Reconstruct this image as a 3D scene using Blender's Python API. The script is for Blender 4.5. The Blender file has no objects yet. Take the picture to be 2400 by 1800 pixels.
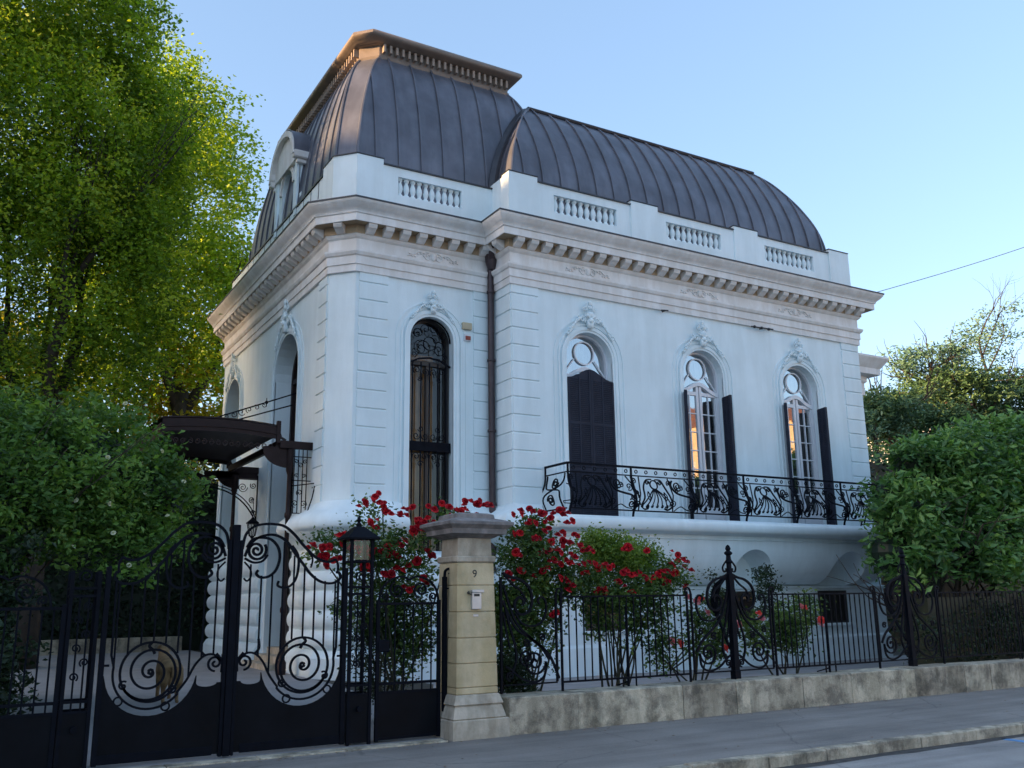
import bpy, bmesh, math, random
import numpy as np
from mathutils import Vector, Matrix
PI = math.pi
sin, cos, rad = math.sin, math.cos, math.radians
SC = bpy.context.scene
# ------------------------------------------------------------------ camera
cam_d = bpy.data.cameras.new('camera'); cam = bpy.data.objects.new('camera', cam_d)
SC.collection.objects.link(cam); SC.camera = cam
YAW, PIT, ROL = rad(30.2656), rad(13.0404), rad(-.7537)
f = Vector((sin(YAW)*cos(PIT), cos(YAW)*cos(PIT), sin(PIT)))
r = Vector((cos(YAW), -sin(YAW), 0)); u = r.cross(f)
r2 = r*cos(ROL)+u*sin(ROL); u2 = -r*sin(ROL)+u*cos(ROL)
M = Matrix((r2, u2, -f)).transposed().to_4x4(); M.translation = Vector((0, 0, 1.6))
cam.matrix_world = M
cam_d.sensor_width = 36; cam_d.lens = 2189.93/2400*36; cam_d.clip_end = 2000; cam_d.clip_start = .1
# ------------------------------------------------------------------ light
SUN_DIR = Vector((-.985, .17, 0)).normalized(); SUN_EL = rad(11)
w = bpy.data.worlds.new('World'); SC.world = w; w.use_nodes = True
nt = w.node_tree; bg = nt.nodes['Background']
sky = nt.nodes.new('ShaderNodeTexSky'); sky.sky_type = 'NISHITA'; sky.sun_disc = False
sky.sun_elevation = SUN_EL; sky.sun_rotation = math.atan2(SUN_DIR.x, SUN_DIR.y)
sky.air_density = 1.0; sky.dust_density = 1.6; sky.ozone_density = 2.6
tint = nt.nodes.new('ShaderNodeMix'); tint.data_type = 'RGBA'; tint.blend_type = 'MULTIPLY'; tint.inputs[0].default_value = 1
tint.inputs[7].default_value = (1.08, .93, .86, 1); nt.links.new(sky.outputs[0], tint.inputs[6]); 
flat = nt.nodes.new('ShaderNodeMix'); flat.data_type = 'RGBA'; flat.inputs[0].default_value = .40
flat.inputs[7].default_value = (.62, .94, 1.38, 1); nt.links.new(tint.outputs[2], flat.inputs[6]); nt.links.new(flat.outputs[2], bg.inputs[0]); bg.inputs[1].default_value = .15
sl = bpy.data.lights.new('sun', 'SUN'); so = bpy.data.objects.new('sun', sl); SC.collection.objects.link(so)
sl.energy = 3.2; sl.angle = rad(.5); sl.color = (1, .62, .30)
sv = Vector((SUN_DIR.x*cos(SUN_EL), SUN_DIR.y*cos(SUN_EL), sin(SUN_EL)))
so.rotation_euler = sv.to_track_quat('Z', 'Y').to_euler()
SC.view_settings.view_transform = 'Standard'; SC.view_settings.look = 'None'
SC.view_settings.exposure = 2.10; SC.view_settings.gamma = 1
SC.cycles.max_bounces = 6; SC.cycles.transparent_max_bounces = 12
# ------------------------------------------------------------------ materials
MATS = {}
def newmat(name):
    m = bpy.data.materials.new(name); m.use_nodes = True; MATS[name] = m
    nt = m.node_tree; return m, nt, nt.nodes['Principled BSDF']
def noise(nt, scale, detail=4, coord='Object', vec=None, rough=.6):
    tc = nt.nodes.new('ShaderNodeTexCoord'); n = nt.nodes.new('ShaderNodeTexNoise')
    n.inputs['Scale'].default_value = scale; n.inputs['Detail'].default_value = detail; n.inputs['Roughness'].default_value = rough
    if vec:
        mp = nt.nodes.new('ShaderNodeMapping'); mp.inputs['Scale'].default_value = vec
        nt.links.new(tc.outputs[coord], mp.inputs[0]); nt.links.new(mp.outputs[0], n.inputs[0])
    else: nt.links.new(tc.outputs[coord], n.inputs[0])
    return n
def ramp(nt, src, stops):
    r = nt.nodes.new('ShaderNodeValToRGB'); e = r.color_ramp.elements
    while len(e) < len(stops): e.new(.5)
    for i, (p, c) in enumerate(stops): e[i].position = p; e[i].color = (*c, 1)
    nt.links.new(src, r.inputs[0]); return r
def mixc(nt, a, b, fac, mode='MIX'):
    m = nt.nodes.new('ShaderNodeMix'); m.data_type = 'RGBA'; m.blend_type = mode
    for s, v in ((m.inputs[0], fac), (m.inputs[6], a), (m.inputs[7], b)):
        if hasattr(v, 'is_linked'): nt.links.new(v, s)
        elif isinstance(v, (int, float)): s.default_value = v
        else: s.default_value = (*v, 1)
    return m.outputs[2]
def bump(nt, b, src, st=.2, dist=.01):
    bm = nt.nodes.new('ShaderNodeBump'); bm.inputs['Strength'].default_value = st; bm.inputs['Distance'].default_value = dist
    nt.links.new(src, bm.inputs['Height']); nt.links.new(bm.outputs[0], b.inputs['Normal'])
def simple(name, col, rough=.6, metal=0, var=.12, scale=3, bmp=0, bscale=60, streak=None):
    m, nt, b = newmat(name)
    n = noise(nt, scale)
    lo = tuple(max(0, c*(1-var)) for c in col); hi = tuple(min(1, c*(1+var*.6)) for c in col)
    rr = ramp(nt, n.outputs[0], [(.35, lo), (.65, hi)]); out = rr.outputs[0]
    if streak:
        n2 = noise(nt, streak[0], 5, vec=streak[1])
        r2_ = ramp(nt, n2.outputs[0], [(.42, streak[2]), (.62, (1, 1, 1))])
        out = mixc(nt, out, r2_.outputs[0], streak[3], 'MULTIPLY')
    nt.links.new(out, b.inputs['Base Color'])
    b.inputs['Roughness'].default_value = rough; b.inputs['Metallic'].default_value = metal
    if name.startswith('iron') or name.startswith('shutter'): b.inputs['Specular IOR Level'].default_value = .10
    if bmp:
        n3 = noise(nt, bscale, 6); bump(nt, b, n3.outputs[0], bmp)
    return m
simple('plaster', (.80, .905, .94), .75, 0, .05, .9, .22, 30, (2.6, (1, 1, .16), (.84, .85, .84), .5))
simple('plaster_cream', (.84, .82, .80), .75, 0, .06, 1.6, .2, 40, (3.5, (1, 1, .25), (.76, .72, .67), .5))
simple('stucco_beige', (.66, .56, .43), .75, 0, .1, 3, .15, 40)
simple('bronze_dentil', (.30, .23, .18), .6, 0, .15, 3)
simple('stucco_brown_shade', (.40, .29, .18), .8, 0, .15, 3)
simple('bronze_sheet', (.145, .152, .182), .42, .3, .22, 1.3, .15, 6, (2.2, (1.6, 1.6, .2), (.70, .68, .70), .6))
simple('bronze_cap', (.21, .165, .135), .5, .1, .15, 3, .1, 20)
simple('flashing', (.05, .052, .06), .4, .5, .2)
simple('iron', (.0035, .005, .010), .6, .1, .25, 8, .15, 80)
simple('iron_panel', (.004, .005, .008), .55, 0, .35, 2.0, .1, 30)
simple('iron_brown', (.030, .020, .020), .45, .2, .2, 5)
simple('copper_pipe', (.062, .045, .050), .4, .4, .2, 4)
simple('shutter_paint', (.028, .033, .050), .55, 0, .15, 3)
simple('white_paint', (.72, .74, .78), .4, 0, .03, 3)
simple('dark_wood', (.025, .022, .022), .45, 0, .2, 4)
simple('amber_curtain', (.36, .175, .05), .8, 0, .35, 1.2, 0, 60, (9, (3, 3, .12), (.45, .4, .35), .7))
simple('lace_curtain', (.55, .50, .44), .9, 0, .2, 3, 0, 60, (10, (3, 3, .1), (.5, .45, .4), .8))
simple('interior', (.10, .09, .08), .9, 0, .1)
simple('bark', (.045, .034, .025), .9, 0, .35, 6, .6, 25)
simple('stem', (.035, .035, .018), .8, 0, .3, 6)
simple('limestone', (.60, .49, .31), .8, 0, .16, 3.5, .35, 45, (3.5, (1, 1, .4), (.78, .74, .62), .7))
simple('limestone_grey', (.52, .46, .37), .85, 0, .2, 4, .35, 45, (5, (1, 1, .5), (.62, .6, .56), .8))
simple('cap_stone', (.27, .245, .235), .85, 0, .25, 5, .4, 45, (5, (1, 1, .6), (.5, .5, .5), .7))
simple('kerb_stone', (.30, .30, .285), .85, 0, .25, 5, .4, 45)
simple('soil', (.035, .03, .02), .95, 0, .3, 5, .5, 20)
simple('grass_ground', (.03, .05, .018), .95, 0, .4, 8, .8, 60)
simple('driveway', (.27, .26, .26), .85, 0, .12, 2, .3, 40)
simple('gutter_dark', (.07, .065, .06), .9, 0, .4, 9, .5, 60)
simple('blue_paint', (.10, .28, .55), .7, 0, .3, 8)
simple('sign_beige', (.50, .42, .28), .5, 0, .1)
simple('sign_red', (.30, .05, .03), .5, 0, .2, 20)
simple('steel', (.55, .56, .58), .35, .6, .1)
simple('ink', (.05, .045, .04), .8)
simple('cable_black', (.02, .02, .025), .6)
simple('house_ochre', (.62, .45, .27), .8, 0, .1, .8)
simple('house_pale', (.50, .51, .53), .8, 0, .1, .8)
simple('tile', (.20, .09, .06), .8, 0, .3, 4, .4, 20)
simple('fur', (.22, .135, .06), .9, 0, .3, 9, .4, 90)
simple('fur_pale', (.55, .48, .38), .9, 0, .2, 9)
simple('lamp_glass', (.30, .34, .36), .2)
def mk_road(name, c, seam=True):
    m, nt, b = newmat(name)
    n = noise(nt, .7, 6); n2 = noise(nt, 120, 3); n3 = noise(nt, 1.0, 4, vec=(.25, 3, 1))
    a = ramp(nt, n.outputs[0], [(.3, tuple(x*.78 for x in c)), (.7, tuple(x*1.18 for x in c))])
    s = ramp(nt, n2.outputs[0], [(.35, (.72, .72, .72)), (.7, (1.2, 1.2, 1.2))])
    s3 = ramp(nt, n3.outputs[0], [(.4, (.8, .8, .8)), (.6, (1.08, 1.08, 1.08))])
    o = mixc(nt, a.outputs[0], s.outputs[0], .8, 'MULTIPLY'); o = mixc(nt, o, s3.outputs[0], .8, 'MULTIPLY')
    # cracks
    v = nt.nodes.new('ShaderNodeTexVoronoi'); v.feature = 'DISTANCE_TO_EDGE'; v.inputs['Scale'].default_value = .55
    tc = nt.nodes.new('ShaderNodeTexCoord'); wv = noise(nt, 2.5, 5)
    mv = nt.nodes.new('ShaderNodeMix'); mv.data_type = 'VECTOR'; mv.inputs[0].default_value = .16
    nt.links.new(tc.outputs['Object'], mv.inputs[4]); nt.links.new(wv.outputs[1], mv.inputs[5]); nt.links.new(mv.outputs[1], v.inputs[0])
    cr = ramp(nt, v.outputs[0], [(0, (.5, .5, .5)), (.007, (1, 1, 1))])
    o = mixc(nt, o, cr.outputs[0], .7, 'MULTIPLY')
    nt.links.new(o, b.inputs['Base Color']); b.inputs['Roughness'].default_value = .8
    bump(nt, b, n2.outputs[0], .5, .006)
mk_road('asphalt_walk', (.25, .228, .205)); mk_road('asphalt_road', (.33, .31, .29))
def mk_wallstone():
    m, nt, b = newmat('weathered_stone')
    at = nt.nodes.new('ShaderNodeAttribute'); at.attribute_name = 'tone'
    base = ramp(nt, at.outputs['Fac'], [(0, (.40, .345, .26)), (.5, (.56, .495, .38)), (1, (.68, .60, .45))])
    n = noise(nt, 2.6, 8, rough=.75); st = ramp(nt, n.outputs[0], [(.40, (.30, .30, .31)), (.56, (1, 1, 1))])
    o = mixc(nt, base.outputs[0], st.outputs[0], .85, 'MULTIPLY')
    n2 = noise(nt, 5, 6, vec=(1, 1, .22)); s2 = ramp(nt, n2.outputs[0], [(.4, (.5, .5, .47)), (.6, (1.05, 1.05, 1.05))])
    o = mixc(nt, o, s2.outputs[0], .65, 'MULTIPLY')
    n3 = noise(nt, 60, 4); s3 = ramp(nt, n3.outputs[0], [(.35, (.75, .75, .75)), (.65, (1.1, 1.1, 1.1))])
    o = mixc(nt, o, s3.outputs[0], .6, 'MULTIPLY')
    nt.links.new(o, b.inputs['Base Color']); b.inputs['Roughness'].default_value = .9
    bump(nt, b, n3.outputs[0], .5, .01)
mk_wallstone()
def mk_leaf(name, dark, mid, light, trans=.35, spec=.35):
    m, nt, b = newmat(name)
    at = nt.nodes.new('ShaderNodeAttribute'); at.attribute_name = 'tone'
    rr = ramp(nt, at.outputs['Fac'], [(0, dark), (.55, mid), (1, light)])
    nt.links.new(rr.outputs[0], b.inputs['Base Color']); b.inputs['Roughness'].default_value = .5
    b.inputs['Specular IOR Level'].default_value = spec
    tr = nt.nodes.new('ShaderNodeBsdfTranslucent'); mx = nt.nodes.new('ShaderNodeMixShader'); mx.inputs[0].default_value = trans
    tcol = mixc(nt, rr.outputs[0], (1.6, 1.5, .5), 1.0, 'MULTIPLY'); nt.links.new(tcol, tr.inputs[0])
    nt.links.new(b.outputs[0], mx.inputs[1]); nt.links.new(tr.outputs[0], mx.inputs[2])
    nt.links.new(mx.outputs[0], nt.nodes['Material Output'].inputs[0])
mk_leaf('leaf_hornbeam', (.065, .125, .010), (.20, .33, .026), (.42, .50, .045), .5)
mk_leaf('leaf_backlit', (.16, .17, .02), (.32, .30, .03), (.52, .38, .03), .5)  # yellow leaf colour carries the golden backlight of the sun
mk_leaf('leaf_bush', (.028, .068, .016), (.085, .185, .038), (.19, .33, .07), .35)
mk_leaf('leaf_magnolia', (.028, .08, .026), (.075, .19, .045), (.20, .36, .11), .28, .5)
mk_leaf('leaf_rose', (.022, .05, .016), (.065, .13, .032), (.19, .27, .07), .3)
mk_leaf('leaf_acacia', (.05, .10, .015), (.10, .18, .025), (.18, .28, .05), .35)
mk_leaf('leaf_dry', (.10, .07, .03), (.20, .14, .06), (.35, .12, .08), .1)
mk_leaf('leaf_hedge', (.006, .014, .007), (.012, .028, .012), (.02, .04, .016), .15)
mk_leaf('leaf_dark', (.010, .020, .010), (.022, .045, .018), (.04, .07, .03), .2)
mk_leaf('leaf_pine', (.04, .085, .04), (.07, .145, .06), (.12, .21, .09), .10)
mk_leaf('leaf_far', (.06, .13, .08), (.10, .20, .13), (.16, .27, .18), .10)
mk_leaf('petal_red', (.20, .004, .012), (.48, .008, .022), (.72, .025, .035), .2, .2)
mk_leaf('petal_dark', (.16, .004, .012), (.38, .007, .02), (.62, .018, .035), .2, .2)
mk_leaf('petal_coral', (.55, .04, .04), (.72, .07, .06), (.80, .13, .10), .25, .2)
mk_leaf('petal_pink', (.50, .10, .14), (.65, .20, .25), (.75, .35, .38), .25, .2)
mk_leaf('petal_white', (.5, .52, .4), (.7, .7, .55), (.8, .8, .65), .25, .2)
def mk_glass(name, refl=.28, tint=(.55, .6, .62)):
    m, nt, b = newmat(name); nt.nodes.remove(b)
    g = nt.nodes.new('ShaderNodeBsdfGlossy'); g.inputs['Roughness'].default_value = .02; g.inputs['Color'].default_value = (.95, .97, 1, 1)
    t = nt.nodes.new('ShaderNodeBsdfTransparent'); t.inputs[0].default_value = (*tint, 1)
    fr = nt.nodes.new('ShaderNodeLayerWeight'); pw = nt.nodes.new('ShaderNodeMath'); pw.operation = 'POWER'; pw.inputs[1].default_value = 4; nt.links.new(fr.outputs['Facing'], pw.inputs[0])
    ad = nt.nodes.new('ShaderNodeMath'); ad.operation = 'ADD'; ad.use_clamp = True; ad.inputs[1].default_value = max(0, refl)+.05; nt.links.new(pw.outputs[0], ad.inputs[0])
    n = noise(nt, 1.3, 2); bp = nt.nodes.new('ShaderNodeBump'); bp.inputs['Strength'].default_value = .25 if refl > .1 else .02; bp.inputs['Distance'].default_value = .02
    nt.links.new(n.outputs[0], bp.inputs['Height']); nt.links.new(bp.outputs[0], g.inputs['Normal'])
    mx = nt.nodes.new('ShaderNodeMixShader'); nt.links.new(ad.outputs[0], mx.inputs[0]); nt.links.new(t.outputs[0], mx.inputs[1]); nt.links.new(g.outputs[0], mx.inputs[2])
    nt.links.new(mx.outputs[0], nt.nodes['Material Output'].inputs[0])
mk_glass('glass', .40); mk_glass('glass_dark', -.02, (.85, .85, .85))
# ------------------------------------------------------------------ mesh builder
class MB:
    def __init__(s): s.v = []; s.f = []; s.T = None; s.tone = []; s.ct = None
    def frame(s, o, U, N):
        o, U, N = Vector(o), Vector(U), Vector(N)
        s.T = lambda p: o+U*p[0]+N*p[1]+Vector((0, 0, p[2])); return s
    def add(s, vs, fs):
        k = len(s.v)
        s.v += [tuple(s.T(p)) if s.T else tuple(p) for p in vs]
        s.f += [tuple(k+i for i in q) for q in fs]
        if s.ct is not None: s.tone += [s.ct]*len(vs)
        return s
    def box(s, a0, a1, b0, b1, c0, c1, ch=0):
        if ch:
            vs = []
            for c, i in ((c0, ch), (c0+ch, 0), (c1-ch, 0), (c1, ch)):
                vs += [(a0+i, b0+i, c), (a1-i, b0+i, c), (a1-i, b1-i, c), (a0+i, b1-i, c)]
            fs = [(0, 1, 2, 3), (12, 13, 14, 15)]
            for l in range(3):
                for i in range(4): fs.append((l*4+i, l*4+(i+1) % 4, l*4+4+(i+1) % 4, l*4+4+i))
            return s.add(vs, fs)
        vs = [(a, b, c) for c in (c0, c1) for a, b in ((a0, b0), (a1, b0), (a1, b1), (a0, b1))]
        return s.add(vs, [(0, 1, 2, 3), (4, 5, 6, 7), (0, 1, 5, 4), (1, 2, 6, 5), (2, 3, 7, 6), (3, 0, 4, 7)])
    def prism(s, poly, b0, b1, axis=1):
        # poly in (a,c), extruded along b
        n = len(poly)
        if axis == 1: vs = [(a, b0, c) for a, c in poly]+[(a, b1, c) for a, c in poly]
        elif axis == 0: vs = [(b0, a, c) for a, c in poly]+[(b1, a, c) for a, c in poly]
        else: vs = [(a, c, b0) for a, c in poly]+[(a, c, b1) for a, c in poly]
        return s.add(vs, [tuple(range(n)), tuple(range(n, 2*n))]+[(i, (i+1) % n, n+(i+1) % n, n+i) for i in range(n)])
    def tube(s, pts, rad_=.01, n=5, closed=False, flat=None):
        P = [Vector(s.T(p)) if s.T else Vector(p) for p in pts]; m = len(P)
        if m < 2: return s
        k = len(s.v); up = Vector((0, 0, 1)); prev = None
        for i, p in enumerate(P):
            if closed: d = P[(i+1) % m]-P[i-1]
            else: d = P[min(i+1, m-1)]-P[max(i-1, 0)]
            if d.length < 1e-9: d = Vector((0, 0, 1))
            d.normalize()
            if prev is None:
                a = d.cross(up) if abs(d.z) < .9 else d.cross(Vector((0, 1, 0)))
            else: a = prev-d*prev.dot(d)
            if a.length < 1e-6: a = d.orthogonal()
            a.normalize(); b = d.cross(a); prev = a
            rr = rad_[i] if isinstance(rad_, (list, tuple)) else rad_
            for j in range(n):
                t = 2*PI*(j+.5)/n; q = p+(a*cos(t)+b*sin(t))*rr; s.v.append(tuple(q))
                if s.ct is not None: s.tone.append(s.ct)
        for i in range(m if closed else m-1):
            for j in range(n):
                s.f.append((k+i*n+j, k+i*n+(j+1) % n, k+((i+1) % m)*n+(j+1) % n, k+((i+1) % m)*n+j))
        if not closed: s.f.append(tuple(k+j for j in range(n))); s.f.append(tuple(k+(m-1)*n+j for j in range(n)))
        return s
    def lathe(s, prof, cx=0, cy=0, n=12, square=False):
        k = []; vs = []
        for rr, z in prof:
            for j in range(n):
                t = 2*PI*(j+.5)/n; vs.append((cx+rr*cos(t), cy+rr*sin(t), z))
        m = len(prof); fs = [(i*n+j, i*n+(j+1) % n, (i+1)*n+(j+1) % n, (i+1)*n+j) for i in range(m-1) for j in range(n)]
        fs += [tuple(range(n)), tuple((m-1)*n+j for j in range(n))]
        return s.add(vs, fs)
    def sweep(s, path, prof, closed=False, cap=True):
        # path [(x,y)], outward = right-hand side; prof [(out,z)]
        m = len(path); dirs = []
        segs = m if closed else m-1
        for i in range(segs):
            a, b = Vector(path[i]), Vector(path[(i+1) % m]); d = (b-a).normalized(); dirs.append(Vector((d.y, -d.x)))
        vs = []
        for i in range(m):
            if closed: n0, n1 = dirs[i-1], dirs[i]
            else: n0, n1 = dirs[max(i-1, 0)], dirs[min(i, segs-1)]
            nn = (n0+n1); nn = nn/(nn.dot(n1)) if nn.length > 1e-6 else n1
            for o, z in prof: vs.append((path[i][0]+nn.x*o, path[i][1]+nn.y*o, z))
        k = len(prof); fs = []
        for i in range(segs):
            for j in range(k-1): fs.append((i*k+j, i*k+j+1, ((i+1) % m)*k+j+1, ((i+1) % m)*k+j))
        if cap and not closed: fs += [tuple(range(k)), tuple((m-1)*k+j for j in range(k))]
        return s.add(vs, fs)
    def ball(s, c, rx, ry=None, rz=None, n=8, m=5):
        ry = ry or rx; rz = rz or rx; vs = [(c[0], c[1], c[2]-rz)]; fs = []
        for i in range(1, m):
            t = PI*i/m-PI/2
            for j in range(n):
                p = 2*PI*j/n; vs.append((c[0]+rx*cos(t)*cos(p), c[1]+ry*cos(t)*sin(p), c[2]+rz*sin(t)))
        vs.append((c[0], c[1], c[2]+rz)); L = len(vs)-1
        for j in range(n): fs.append((0, 1+(j+1) % n, 1+j)); fs.append((L, L-n+j, L-n+(j+1) % n))
        for i in range(m-2):
            for j in range(n): fs.append((1+i*n+j, 1+i*n+(j+1) % n, 1+(i+1)*n+(j+1) % n, 1+(i+1)*n+j))
        return s.add(vs, fs)
    def mesh(s, name, recalc=True, smooth=False):
        me = bpy.data.meshes.new(name); me.from_pydata(s.v, [], s.f)
        if s.tone:
            a = me.attributes.new('tone', 'FLOAT', 'POINT'); a.data.foreach_set('value', np.array(s.tone, dtype=np.float32))
        if recalc:
            bm = bmesh.new(); bm.from_mesh(me); bmesh.ops.recalc_face_normals(bm, faces=bm.faces); bm.to_mesh(me); bm.free()
        if smooth is True:
            for p in me.polygons: p.use_smooth = True
        elif smooth:
            for p in me.polygons: p.use_smooth = True
            me.set_sharp_from_angle(angle=rad(smooth))
        return me
WLOC = {}
def link(o, parent=None):
    SC.collection.objects.link(o)
    if parent is not None:
        o.parent = parent
        if parent.type == 'EMPTY': o.matrix_parent_inverse = Matrix.Translation(-parent.location)
        else: o.matrix_parent_inverse = Matrix.Translation(-parent.location)
    return o
def obj(name, mb, mat, parent=None, smooth=False, recalc=True):
    me = mb.mesh(name, recalc, smooth); me.materials.append(MATS[mat])
    return link(bpy.data.objects.new(name, me), parent)
def tag(o, label=None, cat=None, group=None, kind=None):
    if label: o['label'] = label
    if cat: o['category'] = cat
    if group: o['group'] = group
    if kind: o['kind'] = kind
    return o
def thing(name, label, cat, loc=(0, 0, 0), group=None):
    o = bpy.data.objects.new(name, None); o.location = loc; o.empty_display_size = .2
    SC.collection.objects.link(o); return tag(o, label, cat, group)
def place(o, loc, parent):
    # a copy of a mesh child, moved by loc
    c = o.copy(); SC.collection.objects.link(c); c.parent = parent
    c.matrix_parent_inverse = Matrix.Translation(-parent.location) if parent.type == 'EMPTY' else Matrix.Identity(4)
    c.location = loc; return c
def arc(cx, cz, r_, a0, a1, n=16):
    return [(cx+r_*cos(rad(a0+(a1-a0)*i/n)), cz+r_*sin(rad(a0+(a1-a0)*i/n))) for i in range(n+1)]
def spiral(cx, cz, r0, r1, a0, turns, n=None, p=1.0):
    n = n or max(12, int(abs(turns)*18)); out = []
    for i in range(n+1):
        t = i/n; out.append((cx+(r0+(r1-r0)*t**p)*cos(rad(a0)+2*PI*turns*t), cz+(r0+(r1-r0)*t**p)*sin(rad(a0)+2*PI*turns*t)))
    return out
def smoothpts(P, n=8):
    out = []
    P = [Vector(p) for p in P]
    for i in range(len(P)-1):
        p0 = P[max(i-1, 0)]; p1 = P[i]; p2 = P[i+1]; p3 = P[min(i+2, len(P)-1)]
        for k in range(n):
            t = k/n; out.append(.5*((2*p1)+(p2-p0)*t+(2*p0-5*p1+4*p2-p3)*t*t+(3*p1-p0-3*p2+p3)*t**3))
    out.append(P[-1]); return [tuple(p) for p in out]
# wall with arched openings in a frame (u, n, z)
def wall(mb, u0, u1, z0, z1, ops, depth=.35, nseg=14):
    cur = u0
    q = lambda pts: mb.add(pts, [tuple(range(len(pts)))])
    for ua, ub, zb, zs in sorted(ops):
        q([(cur, 0, z0), (ua, 0, z0), (ua, 0, z1), (cur, 0, z1)])
        if zb > z0: q([(ua, 0, z0), (ub, 0, z0), (ub, 0, zb), (ua, 0, zb)])
        c = (ua+ub)/2; R = (ub-ua)/2
        A = [(c-R*cos(PI*i/nseg), zs+R*sin(PI*i/nseg)) for i in range(nseg+1)]
        for i in range(nseg):
            q([(A[i][0], 0, A[i][1]), (A[i+1][0], 0, A[i+1][1]), (A[i+1][0], 0, z1), (A[i][0], 0, z1)])
        loop = [(ua, zb)]+A+[(ub, zb)]
        for i in range(len(loop)-1):
            a, b = loop[i], loop[i+1]; q([(a[0], 0, a[1]), (b[0], 0, b[1]), (b[0], -depth, b[1]), (a[0], -depth, a[1])])
        q([(ua, 0, zb), (ub, 0, zb), (ub, -depth, zb), (ua, -depth, zb)])
        cur = ub
    q([(cur, 0, z0), (u1, 0, z0), (u1, 0, z1), (cur, 0, z1)])
def arch_band(mb, c, r0, r1, zb, zs, n0, n1, nseg=18, ext0=0):
    A = [(c-r0, zb)]+[(c-r0*cos(PI*i/nseg), zs+r0*sin(PI*i/nseg)) for i in range(nseg+1)]+[(c+r0, zb)]
    B = [(c-r1, zb)]+[(c-r1*cos(PI*i/nseg), zs+r1*sin(PI*i/nseg)) for i in range(nseg+1)]+[(c+r1, zb)]
    for i in range(len(A)-1):
        a, b, d, e = A[i], A[i+1], B[i+1], B[i]
        vs = [(a[0], n1, a[1]), (b[0], n1, b[1]), (d[0], n1, d[1]), (e[0], n1, e[1]), (a[0], n0, a[1]), (b[0], n0, b[1]), (d[0], n0, d[1]), (e[0], n0, e[1])]
        mb.add(vs, [(0, 1, 2, 3), (0, 1, 5, 4), (3, 2, 6, 7)])
def arch_fill(mb, c, R, zb, zs, n_, nseg=14):
    P = [(c-R, n_, zb)]+[(c-R*cos(PI*i/nseg), n_, zs+R*sin(PI*i/nseg)) for i in range(nseg+1)]+[(c+R, n_, zb)]
    mb.add(P, [tuple(range(len(P)))])
rng = np.random.default_rng(7); random.seed(7)
# ------------------------------------------------------------------ foliage
def foliage_mesh(name, P, size, mat, parent=None, aspect=.5, droop=.0, tones=None, seed=1, jitter=.35, up=None, fold=.15, stuff=None):
    g = np.random.default_rng(seed); N = len(P); P = np.asarray(P, float)
    ax = g.normal(size=(N, 3)); ax[:, 2] = ax[:, 2]*.6-droop; ax /= np.linalg.norm(ax, axis=1)[:, None]
    b = g.normal(size=(N, 3))
    if up is not None: b = b*.8+np.cross(ax, np.array([0, 0, 1.]))*up
    b -= (b*ax).sum(1)[:, None]*ax; b /= np.linalg.norm(b, axis=1)[:, None]
    nn = np.cross(ax, b)
    L = size*(1+jitter*g.uniform(-1, 1, N))[:, None]; W = L*aspect
    v = np.empty((N, 4, 3))
    v[:, 0] = P; v[:, 1] = P+ax*L*.5+b*W*.5+nn*L*fold; v[:, 2] = P+ax*L; v[:, 3] = P+ax*L*.5-b*W*.5+nn*L*fold
    me = bpy.data.meshes.new(name)
    me.vertices.add(N*4); me.vertices.foreach_set('co', v.reshape(-1).astype(np.float32))
    me.loops.add(N*6); me.polygons.add(N*2)
    base = (np.arange(N)*4)[:, None]
    idx = np.concatenate([base+np.array([0, 1, 2]), base+np.array([0, 2, 3])], 1).reshape(-1)
    me.loops.foreach_set('vertex_index', idx.astype(np.int32))
    me.polygons.foreach_set('loop_start', (np.arange(N*2)*3).astype(np.int32))
    me.polygons.foreach_set('loop_total', np.full(N*2, 3, np.int32))
    t = g.uniform(0, 1, N)*.6+.2 if tones is None else np.clip(tones+g.uniform(-.12, .12, N), 0, 1)
    a = me.attributes.new('tone', 'FLOAT', 'POINT'); a.data.foreach_set('value', np.repeat(t, 4).astype(np.float32))
    me.update(); me.validate(); me.materials.append(MATS[mat])
    o = link(bpy.data.objects.new(name, me), parent)
    return o
def clumps(ells, n, rmin, rmax, shell=.55, seed=1, keep=None):
    """clump centres spread through a union of ellipsoids [(cx,cy,cz,rx,ry,rz)]"""
    g = np.random.default_rng(seed); vol = np.array([e[3]*e[4]*e[5] for e in ells]); vol = vol/vol.sum()
    C = []; R = []; T = []
    for e, k in zip(ells, np.round(vol*n).astype(int)):
        d = g.normal(size=(k, 3)); d /= np.linalg.norm(d, axis=1)[:, None]
        rr = shell+(1-shell)*g.uniform(0, 1, k)**.6; rr *= g.uniform(.85, 1.08, k)
        c = np.array(e[:3])+d*rr[:, None]*np.array(e[3:])
        C.append(c); R.append(g.uniform(rmin, rmax, k)); T.append(g.uniform(0, 1, k))
    C = np.concatenate(C); R = np.concatenate(R); T = np.concatenate(T)
    if keep is not None:
        m = keep(C); C, R, T = C[m], R[m], T[m]
    return C, R, T
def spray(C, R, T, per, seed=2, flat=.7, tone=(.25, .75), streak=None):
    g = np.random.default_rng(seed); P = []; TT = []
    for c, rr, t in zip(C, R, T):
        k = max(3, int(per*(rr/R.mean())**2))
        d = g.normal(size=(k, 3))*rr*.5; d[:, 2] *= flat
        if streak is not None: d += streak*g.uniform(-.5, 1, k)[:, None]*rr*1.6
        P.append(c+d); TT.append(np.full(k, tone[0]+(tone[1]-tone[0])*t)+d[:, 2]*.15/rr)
    return np.concatenate(P), np.concatenate(TT)
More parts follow.
